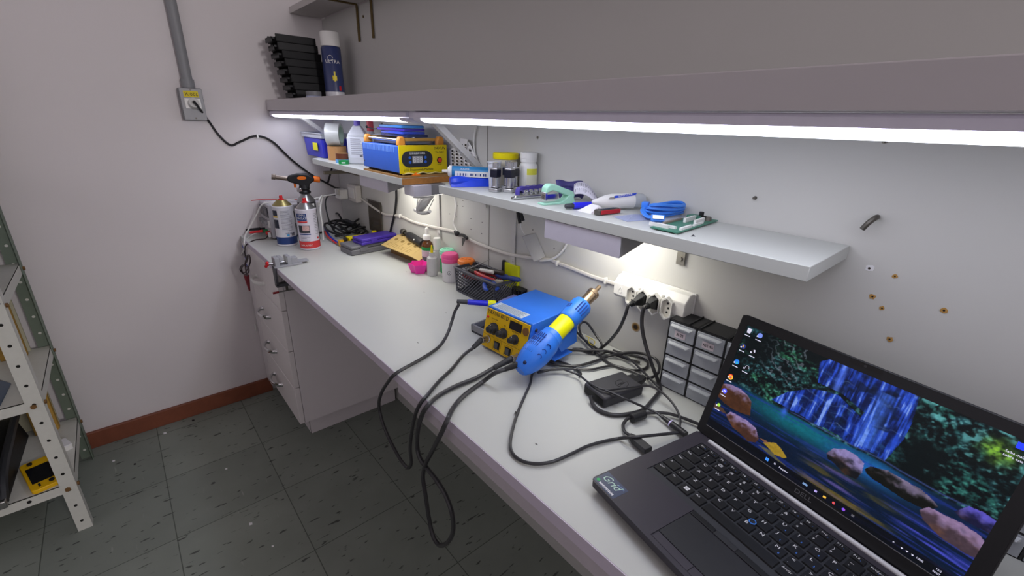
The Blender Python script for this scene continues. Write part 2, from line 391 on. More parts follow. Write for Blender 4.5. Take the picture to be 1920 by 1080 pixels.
# ------------------------------------------------------------------ left wall: conduit, socket box, cord
GP = mat('conduit_grey', '85878a', .5)
t = thing('conduit', 'grey conduit pipe coming down the left wall to a socket box', 'pipe', (.02, -.506, 1.31))
B().cyl((0, 0, 0), (0, 0, 1.39), .0165).ob('pipe', GP, t)
B().cyl((0, 0, -.012), (0, 0, .016), .0205).ob('socket_collar', GP, t)
t = thing('socket_box', 'grey wall socket box with yellow 220 V sticker under the conduit', 'socket', (.0, -.506, 1.245))
B().bx(.001, .042, -.035, .035, -.055, .052).ob('box', mat('box_grey', '77797c', .5), t, bev=.004)
B().bx(.042, .046, -.034, .034, -.054, .051).ob('cover', mat('cover_grey', '9a9b9e', .45), t, bev=.002)
o = B().bx(.046, .049, -.024, .024, -.016, .018).ob('outlet_insert', WPLAS, t, bev=.001)
o = B().bx(.046, .0466, -.023, .021, .022, .042).ob('yellow_sticker', mat('sticker_yellow', 'dcc81e', .6), t)
text('lettering', '220 V.', .016, frame((.0468, -.001, .032), (0, -1, 0), (0, 0, -1)), INK, o)
B().cyl((.046, 0, .046), (.0475, 0, .046), .003, n=10).cyl((.046, 0, -.048), (.0475, 0, -.048), .003, n=10).ob('screw', DSTEEL, t)
t = thing('power_cord', 'black cord looping from the grey socket box along the left wall', 'cord', (0, 0, 0))
pts = [(.082, -.503, 1.246)]+[tuple(hx(px, py, .006)) for px, py in [(392, 228), (410, 253), (432, 272), (450, 266), (480, 255), (510, 265), (545, 298), (580, 325), (612, 343)]]+[(.02, -.03, .915), (.09, -.035, .918), (.115, -.034, .915)]
B().tube([(.068, -.505, 1.25)]+pts, .0042, 8, 8).ob('cable', RUB, t)
B().cyl((.049, -.505, 1.245), (.068, -.505, 1.249), .018, .016, n=20).ob('plug', mat('plug_grey', 'c9c9c6', .4), t)
p = hx(482, 255, .004); B().box((.007, p.y, p.z), (.014, .005, .014)).ob('cable_clip', WPLAS, t)
# ------------------------------------------------------------------ far end of the worktop
def bar(b, m, x, z, w_, h_, d=.0006): b.box((x, 0, z), (w_, d, h_), 0, m)
# bench power supply (front looks along -y)
t = thing('power_supply', 'pale grey bench power supply against the left wall behind the spray cans', 'power supply', (.082, -.345, H))
PSU = mat('instrument_case', 'd4d3d6', .45); PSF = mat('instrument_panel', 'b9b8bd', .5); PSD = mat('instrument_window', '3b3d45', .3)
B().bx(-.068, .068, .012, .205, .008, .136).ob('case', PSU, t, bev=.004)
B().bx(-.072, .072, 0, .014, .006, .139).ob('front_bezel', PSF, t, bev=.004)
B().bx(-.058, .058, -.003, .0, .088, .128).ob('display_window', PSD, t, bev=.001)
o = B().bx(-.05, -.004, -.0036, -.003, .096, .12).ob('ammeter', mat('meter_face', '2b2226', .2), t); B().bx(.008, .05, -.0036, -.003, .096, .12).ob('voltmeter', MATS['meter_face'], t)
for x, z in ((-.045, .066), (-.015, .066), (.015, .066), (.045, .066)):
    B().cyl((x, 0, z), (x, -.014, z), .010, .0085).ob('knob', GPLAS, t)
for x, m_ in ((-.04, BLACK), (0, mat('green_plastic', '2f8a55', .4)), (.04, RED)):
    B().cyl((x, 0, .025), (x, -.016, .025), .007, .007).ob('binding_post', m_, t)
B().bx(.05, .066, -.006, 0, .05, .075).bx(.052, .064, -.012, -.004, .012, .03).ob('power_switch', WPLAS, t)
o = B()
for r in range(2):
    for c_ in range(9): o.box((.0683, .05+.014*c_, .045+.05*r), (.001, .0035, .026), 0, Mx.Translation((0, 0, 0)))
    for c_ in range(9): o.box((.0683, .057+.014*c_, .07+.05*r), (.001, .0035, .012))
o.ob('vent_slots', mat('vent_dark', '34343a', .8), t)
for x in (-.055, .055):
    for y in (.02, .19): B().cyl((x, y, 0), (x, y, .009), .008).ob('foot', BLACK, t)
# leads of the power supply
t = thing('test_lead', 'dark lead with red crocodile clip bundled over the worktop edge', 'test lead', (0, 0, 0))
P = [(.122, -.352, .765)]+[tuple(hz(*q, H+.003)) for q in [(498, 447), (478, 450)]]+[tuple(hy(*q, DY-.006)) for q in [(462, 459), (459, 470), (460, 482)]]
o = B().tube(P, .0022, 7)
o.tube([tuple(hy(*q, DY-.012-.003*i)) for i, q in enumerate([(460, 482), (467, 478), (469, 492), (462, 508), (455, 512), (450, 505), (455, 497), (466, 503), (465, 512), (457, 514), (453, 503), (463, 490), (465, 480), (461, 488), (460, 500), (463, 518)])], .0024, 7, 5)
o.ob('cable', mat('dark_red_lead', '2c1c20', .5), t)
a, c = hy(462, 516, DY-.03), hy(468, 545, DY-.03)
B().tube([a, a.lerp(c, .35), a.lerp(c, .7), c], lambda s: .008*(1-s)+.0025, 10, 4).ob('crocodile_clip', mat('dull_red_boot', '7c2530', .5), t)
t = thing('test_lead', 'short red lead with a black and red plug in front of the power supply', 'test lead', (0, 0, 0))
B().tube([(.082, -.365, .772), hz(480, 437, H+.012), hz(470, 442, H+.004), hz(464, 447, H+.003)], .002, 7).ob('cable', WPLAS, t)
a, c = V((.08, -.362, .770)), V((.055, -.405, .764)); B().cyl(a, c, .006, .004, 12).ob('red_plug', RED, t)
a, c = V((.04, -.362, .772)), V((.015, -.41, .768)); B().cyl(a, c, .006, .004, 12).ob('black_plug', BLACK, t)
tag(B().tube([hx(471, 376, .02), (.03, -.33, .888), (.07, -.26, .888), (.1, -.22, .887), (.13, -.2, .886)], .0016, 6).ob('red_wire', RED), 'thin red wire lying across the top of the power supply', 'wire')
t = thing('power_cord', 'white cord running over the power supply and down past the drawer cabinet', 'cord', (0, 0, 0))
P = [(.135, -.038, .905), (.13, -.10, .9), (.115, -.17, .8885), (.09, -.24, .8885), (.11, -.32, .888), (.1, -.352, .88), (.07, -.37, .84), (.045, -.395, .79), (.04, -.42, .752)]+[tuple(hy(*q, DY-.008)) for q in [(458, 455), (458, 468), (452, 480), (453, 500), (452, 520), (463, 560), (472, 590), (480, 620), (474, 640), (487, 660)]]
B().tube(P, .003, 8, 8).ob('cable', WPLAS, t)

# two spray cans of cleaner
def spray_can(label, loc, top, band, kind, r=.0365, tilt=0):
    t = thing('spray_can', label, 'spray can', (loc[0], loc[1], H), group=None)
    B().lathe([(0, .001), (r-.003, 0), (r, .003), (r, .004), (r-.0008, .006), (r-.0008, .146), (r, .149), (r, .151), (r-.002, .153), (0, .153)], 40).ob('body', mat('can_'+kind, 'd9d6e2' if kind == 'violet' else 'd7d8de', .3, coat=.3), t)
    B().lathe([(r-.002, .1525), (r-.006, .158), (r-.018, .170), (r-.0195, .173), (r-.0235, .173), (0, .172)], 40).ob('dome', top, t)
    n = B().lathe([(0, .172), (.0105, .172), (.0105, .176), (.006, .178), (.006, .189), (0, .190)], 20).ob('nozzle', RED, t)
    a = to_cam((loc[0], loc[1], H))
    wrap_patch(B(), r-.0008, 0, 6.2832, .008, .034 if kind == 'violet' else .036, 48).ob('colour_band', band, t)
    return t, a, r-.0006
NAVY = mat('print_navy', '23407c', .45); PRED = mat('print_red', 'd23b3f', .45); SKY = mat('print_sky', '3f9fd8', .45); GOLD = mat('gold_tin', 'a59a66', .35, .8); TIN = mat('silver_tin', 'a7a8aa', .3, .9)
GINK = mat('grey_ink', '6d7079', .6)
def lines(b, r, a, w_, z0, z1, n, rag=.25):
    for i in range(n):
        z = z1-(z1-z0)*i/max(1, n-1); k = w_*(1-rag*random.random()); wrap_patch(b, r, a-w_/2, a-w_/2+k, z-.0006, z+.0006, 6)
t, a, r = spray_can('white spray can with gold dome and navy foot band beside the power supply', (.249, -.317), GOLD, NAVY, 'grey')
o = B(); lines(o, r, a+.25, 1.15, .062, .135, 17); o.ob('small_print', GINK, t)
o = B(); wrap_text(o, 'IMPLASTEC', .0075, r, a+.45, .050); o.ob('lettering', NAVY, t)
o = B(); wrap_patch(o, r, a+.05, a+.3, .040, .047); o.ob('sky_patch', SKY, t)
o = B()
for i in range(9): wrap_patch(o, r, a+.52+.045*i, a+.52+.045*i+.02+.012*(i % 2), .040, .050, 1)
o.ob('barcode', INK, t)
o = B(); wrap_patch(o, r, a-1.3, a-.62, .118, .138); wrap_patch(o, r, a-1.3, a-.6, .07, .103); o.ob('dark_panel', mat('print_dark', '2c3140', .45), t)
o = B(); wrap_patch(o, r, a-1.3, a-.62, .111, .1165); o.ob('yellow_strip', mat('print_yellow', 'd9b52a', .5), t)
t, a, r = spray_can('white spray can with silver dome and red foot band, nearest the front', (.353, -.265), TIN, PRED, 'violet')
wrap_patch(o := B(), r, a-1.15, a-.02, .112, .138); o.ob('navy_panel', NAVY, t)
wrap_text(o := B(), 'LIMPA', .0105, r, a-.50, .1315); wrap_text(o, 'CONTATO', .0105, r, a-.52, .1195); o.ob('lettering', WPLAS, t)
for v in [x for x in bpy.data.objects if x.parent == t and x.name.startswith('lettering')]:
    for q in v.data.vertices: q.co.x *= 1.008; q.co.y *= 1.008
wrap_patch(o := B(), r, a-1.1, a+.0, .104, .110); o.ob('red_strip', PRED, t)
wrap_patch(o := B(), r, a-1.0, a+.15, .066, .094, 12); o.ob('picture', mat('print_picture_dark', '30343a', .5), t)
k = B(); wrap_patch(k, r, a-.55, a+.1, .0745, .093, 10, .0006); k.ob('picture_light', mat('print_pink', 'cda9a6', .5, var=.4, scale=200), t)
wrap_patch(o := B(), r, a-1.0, a+.2, .059, .063); o.ob('navy_strip', NAVY, t)
o = B(); lines(o, r, a-.4, 1.0, .036, .055, 5, .4); lines(o, r, a+.95, .55, .060, .135, 14, .3); o.ob('small_print', GINK, t)
wrap_text(o := B(), 'IMPLASTEC', .0085, r+.0006, a-.35, .019); o.ob('lettering', WPLAS, t)
wrap_patch(o := B(), r, a+.85, a+1.1, .040, .047); o.ob('red_patch', PRED, t)

# blow torch on its gas canister
p = (.216, -.218, H); ang = math.atan2(-.955, -.294)
t = thing('blow_torch', 'black and orange blow torch screwed on a gas canister behind the cans', 'torch', p, ang)
r = .034
B().lathe([(0, 0), (r, 0), (r, .150), (r-.002, .153), (0, .153)], 36).ob('canister', mat('canister_dark', '2f3036', .35, coat=.3), t)
B().lathe([(r-.001, .152), (r+.001, .155), (r-.003, .163), (r-.015, .176), (.016, .184), (.012, .19), (0, .19)], 36).ob('canister_dome', TIN, t)
o = B(); wrap_patch(o, r, 1.0, 2.5, .01, .148); o.ob('canister_label', WPLAS, t)
B().lathe([(0, .186), (.021, .186), (.022, .192), (.017, .198), (.02, .204), (.017, .222), (0, .222)], 24).ob('valve_collar', BLACK, t)
B().box((.018, 0, .2), (.02, .03, .014)).ob('valve_block', CHROME, t, bev=.002)
rot = Mx(((1, 0, 0, 0), (0, 0, -1, 0), (0, 1, 0, 0), (0, 0, 0, 1)))
prof = [(-.037, .233), (-.040, .241), (-.034, .250), (-.012, .262), (.02, .262), (.05, .254), (.057, .247), (.056, .236), (.045, .229), (.018, .221), (.008, .206), (-.018, .206), (-.022, .222)]
B().prism(prof, -.017, .017, rot).ob('torch_body', BLACK, t, bev=.005, seg=3)
B().cyl((.05, 0, .2415), (.108, 0, .2515), .0085, .0085).lathe([(.0085, 0), (.011, .001), (.011, .014), (.0075, .014), (.0075, .002)], 24, (.095, 0, .2495), (.98, 0, .17)).ob('burner_tube', mat('burner_steel', '8a8078', .35, .9), t)
B().cyl((-.036, 0, .240), (-.060, 0, .236), .0115, .0115, 16).ob('gas_knob', ORANGE, t, bev=.001)
B().box((.032, 0, .219), (.009, .012, .022)).ob('trigger', ORANGE, t, bev=.002)
B().lathe([(0, 0), (1, 0), (1, .0008), (0, .0016)], 24, m=Mx.Translation((.005, .017, .246)) @ Mx.Rotation(R(-90), 4, 'X') @ Mx.Diagonal((.0165, .0068, 1, 1))).ob('badge', ORANGE, t)
tag(B().tube([(.262, -.185, .885), (.268, -.183, .91), (.235, -.16, .915), (.275, -.187, .87), (.285, -.19, .81), (.29, -.195, .752)], .003, 8).ob('white_cable', WPLAS), 'white cable hanging beside the blow torch canister', 'cable')

# small vice clamped to the worktop edge
t = thing('table_vice', 'small grey table vice clamped to the worktop edge by the drawers', 'vice', (.524, DY+.018, H), 0)
VG = mat('vice_enamel', '9a9ca3', .45, var=.08)
B().bx(-.019, .019, -.026, .062, 0, .007).hull([(x, y, z) for x in (-.012, .012) for y, z in ((.03, .006), (.085, .006), (.085, .011), (.03, .012))]).ob('base', VG, t, bev=.0015)
B().bx(-.019, .019, -.022, -.008, .006, .034).bx(-.019, .019, -.008, .004, .020, .034).ob('fixed_jaw', VG, t, bev=.0015)
B().bx(-.019, .019, .016, .028, .006, .034).bx(-.013, .013, .028, .05, .006, .026).ob('sliding_jaw', VG, t, bev=.0015)
B().bx(-.015, .015, .0135, .016, .014, .033).ob('jaw_plate', STEEL, t)
B().cyl((0, -.04, .014), (0, .05, .014), .004).cyl((-.009, -.02, .01), (-.009, .03, .01), .002).ob('screw', CHROME, t)
B().cyl((0, -.046, .014), (0, -.038, .014), .006).sph((.012, -.043, .022), .005).sph((-.012, -.043, .004), .005).cyl((-.012, -.043, .004), (.012, -.043, .022), .002).ob('red_handle', RED, t)
B().bx(-.012, .012, -.026, -.0195, -.062, .004).bx(-.012, .012, -.026, .016, -.068, -.058).ob('clamp_bracket', mat('vice_dark', '55565b', .5), t)
B().cyl((0, .006, -.085), (0, .006, -.0215), .004).cyl((0, .006, -.0255), (0, .006, -.021), .009).ob('clamp_screw', DSTEEL, t)
B().cyl((0, -.03, -.088), (0, .042, -.088), .0022).ob('clamp_bar', STEEL, t)
for s in (-.036, .036): B().cyl((0, .006+s-.009, -.088), (0, .006+s+.009, -.088), .0038, .0038).ob('clamp_grip', mat('dark_red_plastic', '8e2029', .4), t)

# tangle of black cords in the corner
t = thing('power_cord', 'black tangle of power cords heaped in the back corner', 'cord', (0, 0, 0))
random.seed(3); pts = []
for i in range(23):
    a = i*1.25; k = .062+.034*math.sin(i*.9)
    pts.append((.215+k*1.5*math.cos(a)+.01*math.sin(i*2.1), -.075+k*.8*math.sin(a), H+.006+.05*abs(math.sin(i*.61))*(.4+.6*((i % 7)/7))))
B().tube(pts, .0042, 8, 6).ob('cable', RUB, t)
pts = [hy(640, 410, -.03), hy(632, 400, -.03), hy(620, 408, -.03), hy(610, 420, -.04), hz(640, 430, H+.01), hz(668, 414, H+.05), hz(678, 406, H+.05), hz(674, 420, H+.03), hz(650, 436, H+.01), hz(630, 442, H+.006), hz(680, 426, H+.03), hz(694, 430, H+.012)]
B().tube(pts, .0042, 8, 8).ob('cable', RUB, t)
B().cyl((.19, -.06, H+.05), (.25, -.045, H+.046), .011, .009, 12).ob('plug', BLACK, t)
t = thing('power_cord', 'black cord dropping from the wall socket into the tangle', 'cord', (0, 0, 0))
B().tube([hy(622, 317, -.06), hy(617, 335, -.055), hy(612, 352, -.05), hy(608, 368, -.05), hy(611, 384, -.045), hy(615, 400, -.04), hy(612, 420, -.04), (.15, -.05, H+.012), (.13, -.05, H+.006)], .0042, 8, 8).ob('cable', RUB, t)
t = thing('power_cord', 'thin black cord arching out of the plug adapter', 'cord', (0, 0, 0))
B().tube([(.122, -.055, .896), (.10, -.09, .893), (.11, -.11, .86), (.16, -.12, .80), (.18, -.115, .765), (.2, -.11, H+.006)], .003, 8, 8).ob('cable', RUB, t)
for q, mm, lab in [([(608, 424), (614, 436), (622, 446), (634, 455)], BLUE, 'blue'), ([(609, 434), (614, 443), (622, 450), (632, 457)], RED, 'red')]:
    t = thing('crimped_lead', lab+' lead with bare crimp terminal lying by the cord tangle', 'wire')
    P = [hz(px, py, H+.006+.01*(1-i/3)) for i, (px, py) in enumerate(q)]
    B().tube(P, .0035, 7).ob('wire', mm, t); d = (P[-1]-P[-2]).normalized()
    B().cyl(P[-1], P[-1]+d*.014, .0032, .0026).cyl(P[-1]+d*.013, P[-1]+d*.02, .0045, .0035, 8).ob('terminal', STEEL, t)

# grey case with a purple case and a yellow jig on it
t = thing('tool_case', 'flat grey plastic case lying under the purple case', 'case', (.497, -.095, H), R(4))
CG = mat('case_grey', '6b6b70', .5, bump=.1)
B().bx(-.046, .046, -.094, .088, 0, .021).ob('tray', CG, t, bev=.004); B().bx(-.0455, .0455, -.0935, .0875, .0215, .034).ob('lid', CG, t, bev=.004)
B().bx(.046, .049, -.06, -.03, .011, .027).ob('latch', CG, t, bev=.001)
t = thing('tool_case', 'slim purple plastic case on top of the grey case', 'case', (.510, -.062, H+.0345), R(7))
PU = mat('case_purple', '4a35a8', .4)
B().bx(-.034, .034, -.088, .060, 0, .011).ob('tray', PU, t, bev=.0025); B().bx(-.034, .034, -.088, .060, .0113, .023).ob('lid', PU, t, bev=.003)
B().bx(.034, .0375, -.052, -.026, .004, .017).ob('latch', PU, t, bev=.001)
t = thing('repair_jig', 'yellow printed board holder with black knobs beside the purple case', 'jig', (.418, -.09, H+.001), R(-2))
JY = mat('jig_yellow', 'e2ac10', .45)
B().bx(-.03, .025, -.082, .085, .0, .024).ob('plate', JY, t, bev=.001); B().bx(-.02, .02, -.055, .02, .024, .036).ob('rail', YEL, t, bev=.001)
for i in range(4): B().box((.0205, -.045+.018*i, .030), (.001, .006, .006)).ob('notch', BLACK, t)
for x, y in ((-.012, -.06), (.01, -.065), (-.02, -.015)): B().cyl((x, y, .023), (x, y, .034), .007, .007, 14).ob('knob', BLACK, t)
B().cyl((-.005, .055, .024), (-.005, .055, .047), .011, .009, 16).ob('cap', YEL, t)
# smoked cover leaning on the wall
t = thing('smoked_cover', 'smoked see through plastic cover leaning on the wall over the yellow jig', 'cover', (.368, -.006, H+.03))
m_ = mat('smoked_acrylic', '6b655c', .12, trans=.35, alpha=.92, bump=.15, bscale=40)
B().prism([(-.058, 0), (.058, 0), (.062, .115), (.054, .128), (-.062, .128)], -.0015, .0015, Mx.Translation((0, 0, 0)) @ Mx.Rotation(R(88), 4, 'X')).ob('panel', m_, t)
B().tube([(.058, -.002, .0), (.062, -.002, .115), (.054, -.002, .128), (-.062, -.002, .128)], .0022, 6, 1).ob('rim', mat('smoke_rim', '4a443c', .3), t)
t = thing('power_cord', 'black cord hanging down the wall below the short shelf', 'cord', (0, 0, 0))
B().tube([hy(743, 356, -.02), hy(743, 375, -.008), hy(740, 400, -.006), hy(734, 425, -.006), hy(731, 440, -.012)], .0042, 8, 8).ob('cable', RUB, t)

# wall outlet block in the corner with a white adapter
t = thing('wall_outlet', 'white surface outlet on the back wall in the far corner', 'socket', (.205, 0, .915))
B().bx(-.042, .042, -.028, -.0012, -.038, .034).ob('body', mat('outlet_white', 'd6d3ce', .4), t, bev=.004); B().bx(-.03, .03, -.031, -.028, -.022, .022).ob('insert', WPLAS, t, bev=.001)
t = thing('plug_adapter', 'white block plug adapter pushed into the corner outlet', 'adapter', (.15, -.05, .905))
B().bx(-.028, .022, -.018, .019, -.02, .02).ob('body', WPLAS, t, bev=.003); B().bx(.0, .03, -.025, -.018, .0, .026).ob('side_plug', mat('outlet_grey', 'b7b4ae', .5), t, bev=.002)

# long cardboard tray with flap, screwdriver on it
t = thing('cardboard_box', 'low brown cardboard box with folded perforated flap', 'box', (.676, -.022, H), R(4))
B().bx(-.092, .092, -.022, .02, 0, .045).ob('tray', mat('card_dark', '8a6b42', .85), t)
CL = mat('card_light', 'c9ad72', .85, var=.06)
a = R(21); fm = Mx.Translation((0, .012, .062)) @ Mx.Rotation(a, 4, 'X')
B().bx(-.094, .094, -.075, 0, -.0015, .0015, fm).ob('flap', CL, t)
B().bx(-.092, .094, .0, .014, -.0015, .0015, Mx.Translation((0, .012, .062))).ob('top_panel', CL, t)
B().hull([(.094, .012, .062), (.094, .012, .06), (.094, -.058, .0365), (.094, -.058, .034), (.135, -.050, .027), (.138, -.012, .042), (.135, .004, .050)]).ob('end_flap', CL, t)
o = B()
for i in range(4): o.lathe([(0, 0), (1, 0), (1, .0006), (0, .0006)], 18, m=fm @ Mx.Translation((-.066+.042*i, -.024, .0016)) @ Mx.Diagonal((.009, .007, 1, 1)))
o.ob('dot_print', mat('card_print', '8d7440', .85), t)
o = B()
for i in range(3): o.bx(-.0455+.042*i, -.0445+.042*i, -.074, 0, .0015, .0018, fm)
for i in range(4):
    for j in range(3): o.bx(-.078+.042*i, -.056+.042*i, -.064+.007*j, -.0625+.007*j, .0015, .0018, fm)
o.ob('crease_print', mat('card_crease', '9a8048', .85), t)
t = thing('electric_screwdriver', 'black electric screwdriver lying on the cardboard box', 'screwdriver', (0, 0, 0))
a, c = V((.60, -.006, H+.078)), V((.775, -.020, H+.070)); d = (c-a).normalized()
B().lathe([(0, .045), (.008, .047), (.0125, .058), (.0145, .075), (.0145, .165), (.012, .172), (0, .173)], 24, a, d).ob('handle', mat('soft_black', '2a2b2e', .5), t)
B().lathe([(0, 0), (.0105, 0), (.0115, .003), (.0115, .018), (.008, .02), (.008, .006), (0, .006)], 20, a, d).cyl(a+d*.02, a+d*.048, .004, .006).ob('bit_holder', DSTEEL, t)
B().sph(a+d*.125+V((.004, -.0135, .004)), .003).ob('button', WPLAS, t)
# ------------------------------------------------------------------ on the deep top shelf
TS = 1.2525
random.seed(5)
BKT = mat('crate_black', '0d0e12', .55, bump=.15)
def tray(i):
    o = B(); o.bx(-.05, .05, -.07, .07, 0, .004).bx(-.05, -.046, -.07, .07, 0, .0258).bx(.046, .05, -.07, .07, 0, .0258).bx(-.05, .05, .066, .07, 0, .021).bx(-.05, .05, -.07, -.066, 0, .016)
    return o
t0 = thing('stacking_tray', 'black plastic stacking tray at the bottom of its stack on the deep shelf', 'tray', (.150, -.122, TS), R(2), 'black trays stacked on the deep shelf')
tray(0).ob('bin', BKT, t0, bev=.001)
B().bx(-.036, .036, -.082, -.07, .010, .016).hull([(x, y, z) for x in (-.036, .036) for y, z in ((-.082, .0), (-.079, .0), (-.082, .016), (-.079, .016))]).ob('lip', mat('crate_lip', '1c1d21', .5), t0)
WORD = ['bottom', 'second', 'third', 'fourth', 'fifth', 'sixth', 'seventh', 'eighth', 'topmost']
for i in range(1, 9):
    c = copy_tree(t0); c.location = (.150-.0032*i, -.122-.0055*i, TS+.0262*i); c.rotation_euler.z = R(random.uniform(-2, 4))
    c['label'] = f'black plastic stacking tray, {WORD[i]} from below in its stack' if i < 8 else 'topmost black plastic tray of the stack on the deep shelf'
t = thing('spray_can', 'tall navy spray can with white cap beside the black tray stack', 'spray can', (.262, -.075, TS)); a = to_cam((.262, -.075, TS))
r = .034
B().lathe([(0, 0), (r, 0), (r, .196), (r-.004, .202), (0, .202)], 36).ob('body', mat('can_navy', '2e3a6a', .35, coat=.3), t)
B().lathe([(0, .202), (r-.0005, .202), (r-.001, .246), (r-.003, .250), (0, .250)], 36).ob('cap', WPLAS, t, bev=.001)
wrap_patch(B(), r, 0, 6.2832, .0, .05, 48).ob('silver_band', mat('can_grey', '8f92a0', .4), t)
wrap_text(o := B(), 'ULTRA', .017, r, a+.05, .150); o.ob('lettering', WPLAS, t)
o = B(); wrap_patch(o, r, a+.05, a+.22, .085, .118); wrap_patch(o, r, a-.1, a+.35, .088, .104); o.ob('yellow_mark', YEL, t)
wrap_patch(o := B(), r, a+.5, a+.75, .055, .07); o.ob('red_mark', RED, t)
k = B(); k.tube([(r*1.01*math.cos(a-.15+.25*math.cos(u)), r*1.01*math.sin(a-.15+.25*math.cos(u)), .162+.009*math.sin(u)) for u in [i*.5 for i in range(13)]], .0008, 5, 2); k.ob('ring_emblem', WPLAS, t)
t = thing('jar', 'small glass jar with grey lid in front of the navy spray can', 'jar', (.30, -.168, TS))
B().lathe([(0, 0), (.027, 0), (.028, .004), (.028, .028), (.024, .032), (0, .032)], 28).ob('body', mat('jar_blue_white', 'a9aec8', .3), t)
B().lathe([(0, .032), (.026, .032), (.026, .046), (0, .046)], 28).ob('lid', mat('jar_lid', '7a7c82', .5), t)
o = B(); a = to_cam((.30, -.168, TS))
for i in range(4): wrap_patch(o, .028, a-.8+.4*i, a-.6+.4*i, .006, .026, 3)
o.ob('label_print', INKB, t)

# ------------------------------------------------------------------ on the short shelf
t = thing('storage_tub', 'clear square tub full of blue stuff with yellow sticky note', 'tub', (.15, -.09, ZS))
B().hull([(x*.110*k, y*.054*k, z) for z, k in ((.001, .92), (.074, 1)) for x in (-1, 1) for y in (-1, 1)]).ob('blue_contents', mat('tub_blue', '2a2fb4', .35, var=.15), t, bev=.006)
o = B(); pr = [(-.12, -.058), (.12, -.058), (.12, .058), (-.12, .058)]
for k, (z0, z1) in ((1, (.0745, .091)), ): 
    for s in (-1, 1): o.box((s*.118, 0, .083), (.002, .116, .017)); o.box((0, s*.057, .083), (.236, .002, .017))
    for s in (-1, 1): o.box((s*.12, 0, .0915), (.006, .122, .003)); o.box((0, s*.059, .0915), (.24, .006, .003))
o.ob('rim', mat('clear_rim', 'b9bcc6', .25, alpha=.75), t)
o = B().bx(.006, .058, -.0568, -.056, .028, .056).ob('sticky_note', mat('note_yellow', 'e0dc2a', .7), t)
def roll(name, label, p, ro, ri, w_, m, core=None, axis=(0, 0, 1), rz=0):
    t = thing(name, label, 'tape', p); q = V((0, 0, 1)).rotation_difference(V(axis)).to_matrix().to_4x4()
    k = ri+.003
    B().lathe([(k, 0), (ro, 0), (ro, w_), (k, w_), (k, 0)], 40, m=q).ob('tape', m, t)
    B().lathe([(ri, .0), (k, .0), (k, w_), (ri, w_), (ri, 0)], 40, m=q).ob('core', core or CARD, t); return t
KR = mat('tape_tan', 'b98a58', .45, coat=.3); CLR = mat('tape_clear', 'c9ccca', .25, coat=.5, var=.08)
roll('tape_roll', 'tan packing tape roll standing flat under the clear roll', (.318, -.112, ZS), .034, .026, .05, KR)
roll('tape_roll', 'clear packing tape roll on its edge on top of the tan roll', (.300, -.135, ZS+.0505+.041), .041, .030, .05, CLR, mat('core_green_grey', '9fb2a6', .7), axis=(.58, .81, 0))
roll('tape_roll', 'small pale blue tape roll lying under the brown roll', (.437, -.140, ZS), .024, .018, .012, mat('tape_skyblue', '6aa8de', .4))
roll('tape_roll', 'small dark brown tape roll on top of the pale blue one', (.437, -.140, ZS+.0125), .022, .016, .02, mat('tape_brown', '6b3a24', .4))
t = thing('tape_roll', 'small green tape roll at the shelf edge beside the brown one', 'tape', (.492, -.158, ZS))
B().lathe([(.011, 0), (.017, 0), (.017, .013), (.011, .013), (.011, 0)], 30).ob('tape', mat('tape_green', '1f9a4c', .4), t)
wrap_patch(B(), .017, to_cam((.492, -.158, ZS))-.4, to_cam((.492, -.158, ZS))+.3, .004, .008).ob('printed_strip', WPLAS, t)
# white jerrycan style bottle
a = to_cam((.492, -.098, ZS))-.25
t = thing('bottle', 'white square bottle with small printed label and purple cap', 'bottle', (.492, -.098, ZS), a)
BW = mat('bottle_white', 'd3d6dc', .35)
B().prism([(-.030, -.033), (.030, -.033), (.030, .033), (-.030, .033)], 0, .092).hull([(x*k, y*k, z) for z, k in ((.092, 1), (.128, .38)) for x in (-.03, .03) for y in (-.033, .033)]).ob('body', BW, t, bev=.005, seg=3)
B().cyl((0, 0, .124), (0, 0, .148), .0115, .0105).ob('cap', mat('cap_purple', '6a58b8', .4), t)
o = B().bx(.0301, .0306, -.026, .026, .022, .088).ob('label', mat('label_pale', 'dfe2ea', .6), t)
k = B()
for i in range(9): k.bx(.0306, .0309, -.02, .024-.012*random.random(), .083-.0062*i, .0842-.0062*i)
k.bx(.0306, .0309, .008, .018, .024, .031); k.ob('small_print', GINK, o)
t = thing('bottle', 'translucent bottle with red cap behind the white square bottle', 'bottle', (.455, -.034, ZS))
B().lathe([(0, 0), (.028, 0), (.03, .004), (.03, .085), (.012, .105), (.012, .112), (0, .112)], 28).ob('body', mat('bottle_milky', 'd0d2d4', .3, alpha=.85), t)
B().cyl((0, 0, .108), (0, 0, .150), .0125, .0115).ob('cap', mat('cap_red', 'cf4a55', .4), t)
# blue and yellow LCD separator
t = thing('lcd_separator', 'blue and yellow LCD disassembly machine on the short shelf', 'machine', (.815, -.098, ZS), R(0))
B().bx(-.115, .137, -.079, .088, .0005, .0055).ob('wooden_board', mat('board_wood', 'a57b45', .7, var=.15), t)
BM = mat('machine_blue', '2f66d0', .4, bump=.05); 
B().bx(-.118, .118, -.076, .076, .012, .084).ob('housing', BM, t, bev=.002)
o = B()
for i in range(24): o.bx(-.108+.0085*i, -.1045+.0085*i, -.0765, -.0758, .066, .082)
o.ob('vent_slots', mat('vent_light_blue', '6f9be6', .5), t)
o = B()
FP = B().bx(.118, .1215, -.077, .077, .0105, .086).ob('front_panel', mat('panel_yellow', 'e6cf00', .45), t, bev=.001)
rot = Mx(((0, 0, 1, 0), (1, 0, 0, 0), (0, 1, 0, 0), (0, 0, 0, 1)))
pts = [(-.018+.022*math.cos(R(u))-.03, .049+.022*math.sin(R(u))) for u in range(90, 271, 15)]+[(.022*math.cos(R(u))+.006, .049+.022*math.sin(R(u))) for u in range(-90, 91, 15)]
